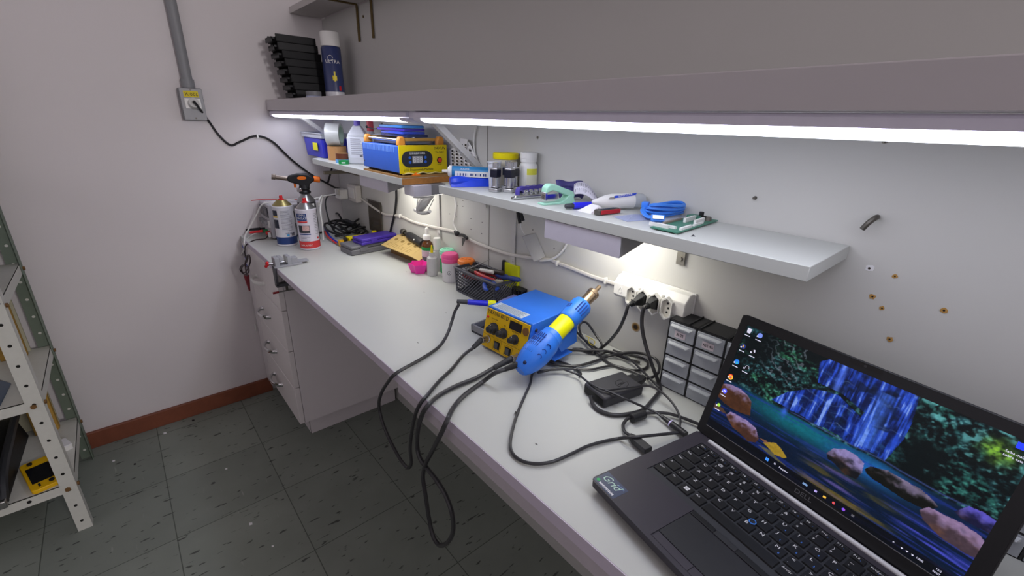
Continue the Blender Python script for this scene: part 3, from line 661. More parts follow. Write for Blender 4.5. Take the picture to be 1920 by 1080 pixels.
B().prism(pts, .1215, .1222, rot).ob('display_plate', mat('plate_dark', '2c2f36', .4), FP)
DP = B().bx(.1222, .1228, -.037, -.005, .038, .057).ob('display', mat('lcd_grey', 'a6a7aa', .3), FP)
k = B()
for i in range(3):
    y = -.031+.0105*i
    for (dy, dz, w_, h_) in ((0, .0136, .005, .0012), (0, .0076, .005, .0012), (0, .0016, .005, .0012), (-.003, .0106, .0012, .005), (.003, .0106, .0012, .005), (.003, .0046, .0012, .005), (-.003, .0046, .0012, .005)):
        k.box((.123, y+dy, .0395+dz), (.0005, w_, h_))
k.ob('digits', mat('digit_white', 'e8e8ea', .5), DP)
for y, z in ((-.045, .053), (-.045, .041), (.004, .053), (.004, .041)): B().cyl((.1222, y, z), (.1232, y, z), .004, n=14).ob('blue_button', BM, FP)
text('lettering', '\u667a\u80fd\u6db2\u6676\u5c4f\u5206\u79bb\u673a', .0062, frame((.1224, -.021, .064), (0, 1, 0), (0, 0, 1)), WPLAS, FP)
text('lettering', 'LCD Disassembly Machine', .0092, frame((.1217, -.018, .020), (0, 1, 0), (0, 0, 1)), INK, FP, sx=.95)
text('lettering', 'YAXUN', .010, frame((.1217, .052, .077), (0, 1, 0), (0, 0, 1)), INK, FP, sx=1.1, shear=.2)
text('lettering', 'YX-943C', .0075, frame((.1217, .052, .066), (0, 1, 0), (0, 0, 1)), INK, FP)
text('lettering', 'Power', .005, frame((.1217, .051, .032), (0, 1, 0), (0, 0, 1)), INK, FP)
B().cyl((.1215, .051, .044), (.1225, .051, .044), .0085, .0085).ob('button_rim', BLACK, FP); B().cyl((.1225, .051, .044), (.1255, .051, .044), .0065, .006).ob('red_button', mat('button_red', 'e8452a', .35), FP)
OK = mat('knob_orange', 'd99038', .45)
for x, y in ((-.104, -.062), (.106, -.062), (.106, .062), (-.104, .062)):
    B().hull([(x+dx, y+dy, z) for dx in (-.008, .008) for dy, z in ((-.011, .084), (.011, .084), (-.011, .098), (.011, .098), (-.006, .108), (.006, .108))]).ob('clamp_post', OK, t, bev=.003)
for y in (-.062, .062): B().cyl((-.1, y, .0985), (.1, y, .0985), .0042).ob('guide_rod', CHROME, t)
for s in (-.098, .098): B().bx(s-.005, s+.005, -.052, .052, .096, .1035).ob('wooden_rail', mat('rail_wood', 'c99a4a', .6), t)
B().bx(-.09, .09, -.05, .05, .086, .0955).ob('hot_plate', mat('plate_alu', '9a9ca0', .4, .7), t, bev=.001)
for x in (-.095, .095):
    for y in (-.06, .06): B().cyl((x, y, .0056), (x, y, .0121), .009).ob('foot', BLACK, t)
o = B()
for y, z in ((-.0768, .04), ): 
    o.cyl((-.108, y+.001, .03), (-.108, y-.001, .03), .002, n=8)
o.ob('screw', DSTEEL, t)
tag(B().tube([(.93, -.165, ZS+.008), (.942, -.15, ZS+.012), (.945, -.13, ZS+.009), (.948, -.11, ZS+.014), (.946, -.09, ZS+.009), (.948, -.07, ZS+.012), (.945, -.05, ZS+.009), (.945, -.03, ZS+.013)], .002, 6, 6).ob('thin_wire', mat('wire_cream', 'e0d28a', .5)), 'thin cream wire lying along the foot of the yellow machine front', 'wire')
tag(B().hull([(.945, -.140, ZS+.006), (.952, -.150, ZS+.0065), (.949, -.118, ZS+.006), (.943, -.128, ZS+.014)]).ob('orange_scrap', ORANGE), 'small orange plastic scrap at the corner of the yellow machine front', 'scrap')
# phones stacked on the machine
zt = ZS+.1045
def phone(label, x, y, rz, m, i):
    t = thing('phone', label, 'phone', (x, y, zt+.0082*i), rz, 'phones stacked on the machine')
    pts = []
    for cx, cy, a0 in ((.072, .029, 0), (-.068, .029, 90), (-.068, -.029, 180), (.072, -.029, 270)):
        pts += [(cx+.008*math.cos(R(a0+k)), cy+.008*math.sin(R(a0+k))) for k in (0, 30, 60, 90)]
    B().prism(pts, 0, .0072).ob('body', m, t, bev=.0015); return t, pts
PB = mat('phone_blue', '2f4fd0', .2, coat=.6); PV = mat('phone_violet', '4a34b8', .2, coat=.6); PC = mat('phone_skyblue', '3f8fe0', .2, coat=.6); GLS = mat('phone_glass', '16181e', .08)
for i, (x, y, rz, m_, l) in enumerate([(.818, -.095, R(2), mat('phone_navy', '23366a', .2, coat=.5), 'navy phone at the bottom of the phone stack'), (.815, -.098, R(-3), PB, 'blue phone second from the bottom of the stack'), (.808, -.1, R(3), PV, 'violet phone under the topmost phone')]): phone(l, x, y, rz, m_, i)
t, pts = phone('sky blue edged phone with dark face on top of the stack', .812, -.1, R(-2), PC, 3)
B().prism([(x*.96, y*.94) for x, y in pts], .0072, .0079).ob('screen', GLS, t)
o = B().lathe([(0, 0), (.013, 0), (.013, .0004), (0, .0004)], 20, (.012, -.004, .0079), m=None).ob('round_logo', mat('logo_grey', '9a9da2', .3), t)
tag(B().tube([(.645, -.13, zt+.022), (.70, -.125, zt+.018), (.735, -.12, zt+.0345)], .0016, 6).sph((.643, -.13, zt+.0222), .004).ob('probe', BLACK), 'thin black probe sticking out left from under the top phone', 'probe')
tag(B().hull([(.690, -.135, zt+.001), (.735, -.14, zt+.001), (.74, -.085, zt+.001), (.695, -.08, zt+.001), (.70, -.12, zt+.006), (.73, -.1, zt+.0065)]).ob('grey_plate', GPLAS), 'small grey part lying left of the phone stack', 'part')

# ------------------------------------------------------------------ lamps and clips below the shelves
def wedge_lamp(label, x0, x1, z, es=9):
    t = thing('wedge_lamp', label, 'lamp', ((x0+x1)/2, 0, z)); w2 = (x1-x0)/2
    rot = Mx(((0, 0, 1, 0), (1, 0, 0, 0), (0, 1, 0, 0), (0, 0, 0, 1)))
    B().bx(-w2, w2, -.167, -.165, -.036, -.0005).ob('front_panel', mat('lamp_panel', 'cfccda', .4), t)
    B().prism([(-.165, -.001), (-.165, -.036), (-.02, -.001)], -w2, w2, rot).ob('wedge', mat('lamp_wedge_shaded', '8f8e92', .5), t)  # darker grey than the panel: shade of the end face put into the colour
    nrm = V((0, .035, -.145)); q = B()
    q.poly([(-w2+.008, -.158, -.0352), (w2-.008, -.158, -.0352), (w2-.008, -.04, -.0067), (-w2+.008, -.04, -.0067)])
    q.ob('diffuser', mat('wedge_light', 'f4f2e6', .5, emit='fffaf0', es=es), t, flat=True)
wedge_lamp('white wedge lamp under the long shelf near the wall bracket', 1.497, 1.672, ZL-.0200)
wedge_lamp('white wedge lamp under the short shelf left of its sawn end', .640, .835, ZS-.0185)
t = thing('box_lamp', 'small white box lamp under the sawn end of the short shelf', 'lamp', (.955, 0, ZS-.0185))
B().bx(-.038, .020, -.155, -.10, -.030, -.0005).ob('body', mat('lamp_panel2', 'cfccd6', .4), t, bev=.001); B().bx(-.034, .016, -.151, -.05, -.0302, -.0301).ob('diffuser', mat('box_light', 'f4f2e6', .5, emit='fffaf0', es=7), t)
B().bx(-.034, .016, -.0995, -.05, -.030, -.0005).ob('rear_body', mat('lamp_wedge_shaded', '8f8e92'), t)
t = thing('spring_clamp', 'grey hinged clamp hanging below the white box lamp', 'clamp', (0, 0, 0))
a = [hy(812, 364, -.07), hy(800, 372, -.075), hy(788, 390, -.08), hy(783, 397, -.08)]
B().tube(a, lambda s: .006+.010*math.sin(math.pi*min(1, s*1.1)), 10, 5).ob('arm', mat('clamp_grey', 'a5a5a8', .4, .3), t)
B().tube([hy(778, 393, -.08), hy(788, 399, -.085), hy(800, 399, -.085), hy(806, 396, -.085)], .0055, 8).ob('jaw', GPLAS, t)
B().tube([hy(776, 369, -.09), hy(790, 369, -.09), hy(815, 364, -.08)], .004, 8).ob('upper_jaw', GPLAS, t)
B().tube([hy(784, 372, -.085), hy(782, 385, -.085), hy(784, 393, -.085)], .0012, 6).tube([hy(814, 372, -.07), hy(806, 388, -.075), hy(802, 396, -.08)], .0012, 6).ob('wire', STEEL, t)
t = thing('binder_clip', 'black clip dangling under the long shelf with a white thread', 'clip', (0, 0, 0))
for q0, q1 in (((971, 398), (975, 419)), ((976, 398), (981, 414))): B().tube([hy(*q0, -.10), hy(*q1, -.10)], .0042, 6, 2).ob('arm', BLACK, t)
B().tube([hy(976, 419, -.10), hy(977, 428, -.06), hy(984, 440, -.012)], .0007, 5).ob('thread', WPLAS, t)
t = thing('grey_slab', 'grey flat slab leaning against the wall under the long shelf', 'slab', hy(996, 465, -.012))
c = [hy(978, 443, -.03), hy(997, 438, -.012), hy(1016, 484, -.012), hy(1001, 492, -.03)]; p = hy(996, 465, -.012)
B().hull([q-p for q in c]+[q-p+V((.004, .009, .002)) for q in c]).ob('body', mat('slab_grey', 'a3a3a6', .45, .2), t, bev=.002)
t = thing('helping_hand', 'black crocodile clip arm hanging on the white wall cable', 'clip', (0, 0, 0))
B().tube([hy(853, 434, -.02), hy(858, 440, -.02), hy(868, 441, -.02), hy(876, 447, -.02)], .005, 8).sph(hy(857, 438, -.024), .0085, 10).ob('joint', mat('clip_black', '2a2b2d', .4), t)
B().hull([hy(866, 446, -.015), hy(874, 446, -.015), hy(866, 461, -.02), hy(868, 447, -.024), hy(873, 449, -.024), hy(868, 461, -.022)]).ob('jaw', mat('clip_grey', '4a4b4c', .4, .4), t)
t = thing('wall_cable', 'white twin cable clipped along the wall from corner outlet to socket strip', 'cable', (0, 0, 0))
P = [hy(676, 372, -.006), hy(690, 382, -.006), hy(703, 391, -.005)]+[hy(*q, -.005) for q in [(722, 402), (750, 405), (775, 416), (810, 425), (850, 434), (876, 447), (905, 460), (945, 474), (985, 482), (1030, 487), (1045, 493), (1075, 504), (1110, 518), (1135, 526), (1158, 533)]]
B().tube(P, .0032, 8, 6, flat=(.003, .0045)).ob('cable', mat('cable_white', 'd9d6d0', .45), t)
for q in ((750, 405), (1045, 493), (1136, 526)): p = hy(*q, -.005); B().box(p, (.006, .010, .014), bev=.0015).ob('cable_clip', WPLAS, t)
t = thing('lamp_cord', 'white cord drooping from the wedge lamp to the wall cable', 'cord', (0, 0, 0))
B().tube([hy(1064, 454, -.01), hy(1058, 466, -.006), hy(1045, 480, -.006), hy(1030, 487, -.011), hy(1013, 489, -.012)], .003, 8).ob('cable', WPLAS, t)
t = thing('lamp_cord', 'white cord running down the wall behind the sticker sheet', 'cord', (0, 0, 0))
B().tube([hy(893, 236, -.005), hy(889, 258, -.005), hy(890, 285, -.005), hy(899, 312, -.005)], .0028, 8).ob('cable', WPLAS, t)
t = thing('lamp_cord', 'white cord running down the wall under the left end of the long shelf', 'cord', (0, 0, 0))
B().tube([hy(850, 362, -.008), hy(855, 385, -.005), hy(853, 405, -.005), hy(851, 420, -.005), hy(857, 434, -.009)], .0025, 8).ob('cable', WPLAS, t)
# leftover sticker sheet on the wall
t = thing('sticker_sheet', 'curled white sheet of small black square stickers on the wall behind the strut', 'sheet', hy(873, 295, -.004)); p = hy(873, 295, -.004)
def sh(px, py, d=0): return hy(px, py, -.004-d)-p
B().poly([sh(841, 282), sh(866, 268, .006), sh(876, 262, .008), sh(884, 274, .006), sh(901, 318), sh(876, 316, .003), sh(843, 315)]).ob('sheet', PAPER, t, flat=True)
o = B(); sq = sh(868, 259), sh(882, 262), sh(881, 275), sh(868, 275); o.poly([q+V((0, -.009, 0)) for q in sq]); o.ob('blank_sticker', mat('sticker_white', 'dcdcdc', .6), t, flat=True)
o = B()
for r_ in range(6):
    for c_ in range(7):
        px, py = 848+c_*8.2+r_*.3, 283+r_*6.2+c_*.4-(3 if 2 < c_ else 0)*((5-r_)/5)
        if px > 868+(py-262)*.58+4 or (c_ in (2, 3) and r_ < 1): continue
        q = sh(px, py, .0085); o.box(q, (.008, .0006, .0055))
for i in range(4): q = sh(866+7*(i % 2), 272+6*(i//2), .0095); o.box(q, (.008, .0006, .0055))
o.ob('printed_squares', INK, t)

# ------------------------------------------------------------------ on the long shelf
t = thing('blue_bag', 'rolled up shiny blue plastic bag under the blue tube', 'bag', (0, 0, ZL))
BB = mat('bag_blue', '1f45d8', .28, var=.15, scale=40)
a, c = V((1.162, -.160, .012)), V((1.195, -.065, .012)); d = c-a
B().tube([a, a.lerp(c, .3)+V((0, 0, .002)), a.lerp(c, .7), c], lambda s: .0105+.002*math.sin(s*9), 9, 4).ob('roll', BB, t)
n = V((d.y, -d.x, 0)).normalized()
B().hull([a+n*.004-V((0, 0, .011)), a+n*.012-V((0, 0, .0115)), c+n*.018-V((0, 0, .0115)), c+n*.006+V((0, 0, .006)), a+n*.005+V((0, 0, .004)), c+n*.012+V((0, 0, .003))]).ob('fold', BB, t)
t = thing('silicone_tube', 'blue and white squeeze tube with white nozzle lying on the blue bag', 'tube', (0, 0, 0))
a, c = V((1.143, -.142, ZL+.034)), V((1.205, -.055, ZL+.031)); d = (c-a).normalized(); L_ = (c-a).length
TB = mat('tube_blue', '2f7fb8', .35)
B().lathe([(0, 0), (.0125, 0), (.0135, .003), (.0135, L_), (0, L_)], 28, a, d).ob('body', TB, t)
B().lathe([(.0135, -.001), (.014, 0), (.0135, -.006), (.009, -.010), (0, -.010)], 28, a, d).cyl(a-d*.009, a-d*.024, .0042, .003).ob('cap', WPLAS, t)
n = V((d.y, -d.x, 0)); m_ = frame(a+d*.05+n*.0132-V((0, 0, .004)), d, (0, 0, 1))
B().box((0, 0, 0), (.085, .013, .0012), 0, m_).ob('white_label', WPLAS, t)
o = B()
for i in range(12): o.box((-.036+.0062*i+.002*random.random(), -.001, .0009), (.003 if i % 4 else .001, .006, .0003), 0, m_)
o.ob('label_print', INKB, t)
m2 = frame(a+d*.022+n*.0118+V((0, 0, .0075)), d, V((0, 0, 1))*.85+(-n)*.5)
text('lettering', 'SILICONE', .005, m2 @ Mx.Translation((.01, 0, .0012)), WPLAS, t)
t = thing('plastic_cup', 'frosted clear plastic cup at the left of the yellow lidded jar', 'cup', (1.243, -.088, ZL))
B().lathe([(0, 0), (.0125, 0), (.0155, .06), (.017, .0605), (.017, .064), (.0145, .064), (.0115, .002), (0, .002)], 28).lathe([(.0156, .052), (.0164, .053), (.0158, .054)], 28).ob('cup', mat('frosted_plastic', 'd8dbe2', .35, alpha=.75), t)
t = thing('jar', 'cream plastic jar with bright yellow lid behind the metal tool holders', 'jar', (1.222, -.036, ZL))
B().lathe([(0, 0), (.0265, 0), (.0275, .003), (.0285, .066), (0, .066)], 32).ob('body', mat('jar_cream', 'd9d4c2', .35, alpha=.9), t)
B().lathe([(0, .0665), (.031, .0665), (.0318, .069), (.0318, .079), (.030, .081), (0, .081)], 36).ob('lid', mat('lid_yellow', 'f0e000', .4), t)
t = thing('pill_bottle', 'white round bottle with yellow topped label behind the tool holders', 'bottle', (1.292, -.024, ZL)); a = to_cam((1.292, -.024, ZL))
B().lathe([(0, 0), (.0205, 0), (.0215, .002), (.0215, .055), (.018, .062), (.017, .0635), (0, .0635)], 32).ob('body', WPLAS, t)
B().lathe([(0, .064), (.0195, .064), (.0198, .072), (.0205, .0725), (.0205, .084), (.019, .086), (0, .086)], 32).ob('cap', WPLAS, t)
wrap_patch(B(), .0215, a-.15, a+1.2, .004, .036).ob('label', mat('label_cream', 'dadac6', .6), t); wrap_patch(B(), .0215, a-.15, a+1.2, .036, .05).ob('yellow_label_top', mat('label_yellow', 'd8d84a', .6), t)
SIL = mat('satin_alu', 'c6c6c9', .25, .85)
t0 = thing('tool_holder', 'black banded metal tool holder, front left of the four', 'tool holder', (1.284, -.118, ZL), R(18), 'black banded metal holders')
def holder(t):
    B().bx(-.0115, .0115, -.0115, .0115, 0, .009).ob('base', SIL, t, bev=.002)
    B().lathe([(0, .009), (.0095, .009), (.0095, .0105), (0, .0105)], 20).ob('ring', BLACK, t)
    B().lathe([(0, .0105), (.0095, .0105), (.0095, .013), (.0085, .0135), (.0085, .033), (0, .033)], 24).ob('stem', SIL, t)
    B().bx(-.0092, .0092, -.0092, .0092, .033, .050).ob('black_band', mat('band_black', '17192a', .35), t, bev=.001)
    B().bx(-.009, .009, -.009, .009, .050, .0535).ob('collar', SIL, t, bev=.001)
    B().lathe([(0, .0535), (.0068, .0535), (.0068, .0645), (.006, .0655), (0, .0655)], 24).ob('knob', SIL, t)
holder(t0)
for x, y, l in ((1.306, -.094, 'front right of the four'), (1.266, -.066, 'back left of the four'), (1.288, -.066, 'back right of the four, by the white bottle')):
    c = copy_tree(t0); c.location = (x, y, ZL); c.rotation_euler.z = R(18 if y < -.08 else 10); c['label'] = 'black banded metal tool holder, '+l
# socket rail and extension
t = thing('socket_rail', 'purple rail holding a row of chrome sockets on the long shelf', 'socket set', (1.350, -.062, ZL), R(91)); 
o = B(); L_ = .088
pts = [(-.0445, 0), (-.0445, .010), (-.040, .0165)]+[(-.036+.0018*i*2.1, .0168+.0016*abs(math.sin(i*.62))) for i in range(20)]+[(.044, .010), (.044, 0), (.041, 0), (.041, .009), (-.0415, .009), (-.0415, 0)]
o.prism(pts, -.002, .010, Mx(((1, 0, 0, 0), (0, 0, 1, 0), (0, 1, 0, 0), (0, 0, 0, 1)))); o.ob('rail', mat('rail_purple', '4a3f9a', .4), t)
for i in range(5):
    x = -.031+.0148*i
    B().lathe([(0, .003), (.0035, .003), (.0045, 0), (.0062, 0), (.0062, .020), (0, .020)], 20, (x, -.012, .0066), (0, 1, 0)).ob('socket', CHROME, t)
t = thing('extension_bar', 'chrome extension bar lying at the front edge of the long shelf', 'tool', (0, 0, ZL))
a, c = V((1.393, -.162, .0045)), V((1.400, -.065, .0045)); d = (c-a).normalized()
B().lathe([(0, 0), (.0026, 0), (.003, .006), (.0045, .008), (.0045, .018), (.0038, .020), (.0038, .085), (.0045, .087), (.0045, .097), (0, .097)], 16, a, d).ob('bar', CHROME, t)
# stapler
t = thing('stapler', 'mint green stapler with chrome jaw on the long shelf', 'stapler', (1.472, -.108, ZL), math.atan2(.072, .014))
MINT = mat('mint_plastic', 'a6dcc4', .45)
yz = Mx(((1, 0, 0, 0), (0, 0, -1, 0), (0, 1, 0, 0), (0, 0, 0, 1)))
B().prism([(-.042, .0), (.034, 0), (.036, .003), (.030, .018), (.020, .018), (.012, .008), (-.002, .004), (-.042, .004)], -.010, .010, yz).ob('base', MINT, t, bev=.001)
B().prism([(-.036, .022), (-.034, .034), (-.026, .040), (-.016, .040), (.030, .024), (.035, .017), (.034, .012), (.026, .013), (-.010, .026), (-.020, .028), (-.030, .025)], -.0095, .0095, yz).ob('top_arm', MINT, t, bev=.0018)
B().bx(-.036, -.004, -.006, .006, .010, .021).bx(-.036, -.031, -.0075, .0075, .008, .025).ob('staple_channel', CHROME, t, bev=.0008)
t = thing('cloth_bundle', 'dark purple rolled pouch behind the stapler', 'pouch', (1.452, -.050, ZL))
PP = mat('pouch_purple', '3d3872', .6, bump=.3, bscale=60)
B().tube([(-.018, -.022, .026), (-.008, -.012, .030), (.006, .0, .031), (.016, .012, .026)], lambda s: .011+.004*math.sin(s*7+1), 10, 5).ob('roll', PP, t)
B().tube([(-.014, -.020, .014), (.0, -.008, .016), (.014, .006, .014), (.02, .016, .012)], lambda s: .010+.003*math.sin(s*6), 10, 5).ob('lower_roll', PP, t)
t = thing('receipt', 'curled white printed paper strip behind the blue marker', 'paper', (1.492, -.040, ZL))
o = B(); prt = B(); N = 14
def cur(i, w_): s = i/N; return V((-.022+.052*s+.012*w_, -.02+.022*s, .004+.037*math.sin(math.pi*(.32+.66*s))*(1-.42*w_)-.006*w_))
lo = [o.bm.verts.new(cur(i, 0)) for i in range(N+1)]; hi = [o.bm.verts.new(cur(i, 1)+V((0, -.014, 0))) for i in range(N+1)]
for i in range(N): o.bm.faces.new((lo[i], lo[i+1], hi[i+1], hi[i]))
R_ = o.ob('strip', mat('receipt_paper', 'd8d6e2', .7), t)
k = R_.modifiers.new('s', 'SOLIDIFY'); k.thickness = .0004
for i in range(1, N, 1):
    for w0 in (.12, .55):
        a, c = cur(i, w0)+V((0, -.014*w0-.0006, .0007)), cur(i, w0+.3*random.random()+.05)+V((0, -.0145*(w0+.2)-.0006, .0007)); prt.tube([a, c], .00035, 4, 1)
prt.ob('small_print', GINK, t)
t = thing('marker_pen', 'blue marker pen with dark cap at the front of the long shelf', 'pen', (0, 0, ZL))
a, c = V((1.527, -.146, .0065)), V((1.546, -.083, .0065)); d = (c-a).normalized()
B().lathe([(0, 0), (.0035, 0), (.0048, .002), (.0052, .018), (0, .018)], 18, a, d).ob('cap', mat('cap_dark', '33373f', .4), t)
B().lathe([(0, .016), (.0040, .016), (.0062, .018), (.0064, .056), (0, .056)], 20, a, d).ob('barrel', mat('marker_blue_body', '2a2be0', .35), t)
t = thing('marker_pen', 'black marker pen behind the white glue bottle', 'pen', (0, 0, ZL))
a, c = V((1.525, -.05, .010)), V((1.56, -.006, .010)); B().cyl(a, c, .005, .005, 14).ob('barrel', mat('pen_charcoal', '2b2d31', .4), t)
t = thing('glue_bottle', 'white glue bottle with blue diagonal print lying on its side', 'bottle', (0, 0, ZL))
a, c = V((1.556, -.098, .0145)), V((1.604, -.010, .0165)); d = (c-a).normalized(); L_ = (c-a).length
B().lathe([(0, -.004), (.003, -.004), (.006, .004), (.012, .022), (.0142, .035), (.0142, L_-.022), (0, L_-.022)], 28, a, d).ob('body', WPLAS, t)
B().lathe([(0, L_-.022), (.0138, L_-.022), (.0132, L_-.004), (.012, L_), (0, L_)], 28, a, d).ob('cap', mat('clear_cap', 'c9cfd4', .15, alpha=.6), t)
n = V((d.y, -d.x, 0)).normalized(); m_ = frame(a+d*.056+n*.0092+V((0, 0, .0108)), d, V((0, 0, .66))-n*.75)
B().hull([m_ @ V(q) for q in ((-.026, -.005, .0003), (.022, .001, .0003), (.028, .007, .0003), (-.02, .001, .0003), (0, .002, .0012))]).ob('blue_flash', mat('flash_blue', '2748c8', .4), t)
text('lettering', 'SUPER COLA', .006, m_ @ Mx.Translation((.001, .0012, .0016)) @ Mx.Rotation(R(8), 4, 'Z'), WPLAS, t, sx=.85)
B().hull([m_ @ V(q) for q in ((-.034, -.006, .0003), (-.022, -.006, .0003), (-.018, -.001, .0003), (-.030, -.002, .0003), (-.026, -.004, .0008))]).ob('grey_flash', mat('flash_grey', '8f8a84', .5), t)
t = thing('paper_scrap', 'crumpled white paper scrap beside the blue marker', 'paper', (1.568, -.122, ZL))
B().hull([(-.022, -.012, 0), (.012, -.014, 0), (.02, .02, 0), (-.01, .022, 0), (-.004, .006, .014), (.01, .012, .012)]).ob('scrap', PAPER, t, flat=True)
t = thing('pocket_knife', 'folded red and steel pocket knife at the shelf edge', 'knife', (1.598, -.112, ZL), R(82))
B().hull([(x, y, z) for x, y in ((-.028, -.004), (-.024, -.007), (.022, -.007), (.028, -.003), (.028, .003), (.022, .007), (-.024, .007), (-.028, .004)) for z in (.001, .0095)]).ob('liners', DSTEEL, t, bev=.001)
B().bx(-.022, .026, -.0085, -.0065, .0015, .009).ob('red_scale', mat('scale_red', 'b3202c', .35), t, bev=.001); B().bx(-.022, .026, .0065, .0085, .0015, .009).ob('red_scale', MATS['scale_red'], t, bev=.001)
B().bx(-.02, .018, -.003, .003, .0095, .0112).ob('folded_blade', STEEL, t)
t = thing('plastic_sleeve', 'crumpled clear blue plastic sleeve between the knife and the blue cable', 'sleeve', (1.650, -.095, ZL))
B().hull([(-.03, -.03, .0005), (.012, -.045, .0005), (.03, .02, .0005), (-.018, .035, .0005), (-.005, -.005, .006), (.01, .012, .004)]).ob('film', mat('film_blue', 'b4bfe6', .2, alpha=.45), t, flat=True)
# blue flat cable
t = thing('ribbon_cable', 'bright blue flat cable folded in loops on the long shelf', 'cable', (1.668, -.040, ZL))
FB = mat('ribbon_blue', '3f86ea', .4)
for j, (z, w_) in enumerate(((.004, 1.0), (.010, .96), (.0165, .9), (.0225, .82))):
    o = B(); P = []
    for i in range(24):
        u = 2*math.pi*i/24; P.append((.012*math.sin(u)*w_+.012*math.cos(u)+.003*j, .040*math.cos(u)*w_-.002*j, z+.0018*math.sin(2*u+j)))
    o.tube(P, .003, 6, 2, closed=True, flat=(.0036, .0026)); o.ob('loop', FB, t)
B().tube([(-.02, -.03, .016), (-.014, -.045, .012), (.004, -.056, .006), (.022, -.062, .008)], .003, 6, 5, flat=(.0045, .0022)).ob('tail', FB, t)
m_ = Mx.Translation((.028, -.064, .008)) @ Mx.Rotation(R(35), 4, 'Z') @ Mx.Rotation(R(-30), 4, 'X')
B().box((0, 0, 0), (.022, .008, .011), 0, m_, .001).ob('connector', FB, t); B().box((0, -.005, .0), (.017, .004, .006), 0, m_).ob('connector_shell', STEEL, t)
B().box((-.022, -.026, .02), (.012, .014, .010), R(20), None, .001).ob('plug', FB, t)
# green circuit board
t = thing('circuit_board', 'green circuit board with white connectors near the end of the long shelf', 'board', (1.738, -.088, ZL+.002), R(-2))
PCB = mat('pcb_green', '3f7d68', .45, var=.15, scale=300)
B().prism([(-.022, -.066), (.026, -.066), (.012, .082), (-.034, .082), (-.030, .02)], 0, .0016).ob('board', PCB, t)
def conn(x, y, l, w_, h_, rz, m=WPLAS): return B().box((0, 0, h_/2), (w_, l, h_)).ob('connector', m, t, (x, y, .0016), rz)
conn(-.014, -.054, .034, .004, .005, R(90)); conn(-.006, -.046, .034, .004, .004, R(90)); conn(-.024, .0, .06, .004, .003, R(4), mat('conn_brown', '8a7f74', .5))
conn(-.012, .032, .04, .004, .007, R(6)); conn(.006, .030, .034, .004, .007, R(6)); conn(.018, -.03, .038, .004, .004, R(6)); conn(.013, .015, .035, .003, .003, R(6))
B().bx(-.030, -.004, .052, .07, .0016, .007).ob('daughter_board', PCB, t); B().cyl((-.010, .064, .007), (-.010, .064, .014), .004).cyl((-.002, .058, .0016), (-.002, .058, .009), .004).ob('capacitor', BLACK, t)
B().cyl((.004, .062, .0016), (.004, .062, .008), .006, .005, 16).ob('coil', DSTEEL, t)
for x, y in ((-.016, -.06), (.02, -.06), (-.026, .074), (.008, .074)): B().cyl((x, y, -.002), (x, y, 0), .002, n=8).ob('standoff', WPLAS, t)
tag(B().hull([(1.778, -.146, ZL), (1.783, -.14, ZL), (1.776, -.138, ZL), (1.78, -.142, ZL+.003)]).ob('dark_crumb', DGREY), 'small dark crumb just right of the circuit board', 'scrap')
# ------------------------------------------------------------------ small bottles, jars and the tool basket on the worktop
PINK = mat('silicone_pink', 'f03fae', .4)
t = thing('star_cup', 'bright pink star shaped cup in front of the cardboard box', 'cup', (.846, -.080, H))
o = B(); n = 12; rings = []
for z, k, inn in ((0, .72, 0), (.031, 1, 0), (.031, .95, 1), (.004, .68, 1)):
    rings.append([o.bm.verts.new(((.037 if i % 2 == 0 else .0265)*k*math.cos(2*math.pi*i/n+.15), (.037 if i % 2 == 0 else .0265)*k*math.sin(2*math.pi*i/n+.15), z)) for i in range(n)])
for a, c in zip(rings, rings[1:]):
    for i in range(n): o.bm.faces.new((a[i], a[(i+1) % n], c[(i+1) % n], c[i]))
o.bm.faces.new(rings[0][::-1]); o.bm.faces.new(rings[3]); o.ob('cup', PINK, t, bev=.0006)
t = thing('dropper_bottle', 'amber glass bottle with white dropper cap and green banded label', 'bottle', (.815, -.028, H)); a = to_cam((.815, -.028, H))
B().lathe([(0, 0), (.0185, 0), (.0195, .003), (.0195, .075), (.017, .084), (.010, .092), (.010, .1), (0, .1)], 30).ob('body', mat('amber_glass', '6a3d12', .12, trans=.25, coat=.3), t)
B().lathe([(0, .096), (.0135, .096), (.0135, .109), (.0115, .112), (.0068, .114), (.0055, .133), (.003, .136), (0, .136)], 26).ob('cap', WPLAS, t)
wrap_patch(B(), .0195, a-1.6, a+1.6, .062, .073, 20).ob('green_band', mat('label_green', '1f9a4e', .5), t); wrap_patch(B(), .0195, a-1.6, a+1.6, .012, .062, 20).ob('label', mat('label_greywhite', 'cfc9d0', .6), t)
o = B(); wrap_patch(o, .0198, a-1.2, a+.4, .02, .04); o.ob('grey_print', GINK, t)
t = thing('squeeze_bottle', 'clear soft bottle with yellow tip nearest the pink star cup', 'bottle', (.899, -.062, H))
B().lathe([(0, 0), (.0155, 0), (.0172, .002), (.0172, .052), (.016, .059), (.0095, .064), (.0088, .076), (0, .076)], 30).ob('body', mat('milky_clear', 'd5d7d8', .25, alpha=.62), t)
B().lathe([(.002, .001), (.0162, .001), (.0162, .017), (0, .0172)], 26).ob('liquid', mat('liquid_clear', 'e0d8d8', .15, alpha=.5), t)
B().lathe([(0, .076), (.0045, .076), (.0038, .084), (.002, .1), (0, .1)], 16).ob('tip', YEL, t)
t = thing('bottle', 'slim clear bottle with tall white cap behind the yellow tipped one', 'bottle', (.868, -.022, H))
B().lathe([(0, 0), (.0135, 0), (.0145, .002), (.0145, .066), (.0105, .072), (0, .072)], 26).ob('body', mat('milky_clear', 'd5d7d8'), t); B().lathe([(0, .072), (.0125, .072), (.012, .110), (.011, .111), (0, .111)], 26).ob('cap', WPLAS, t)
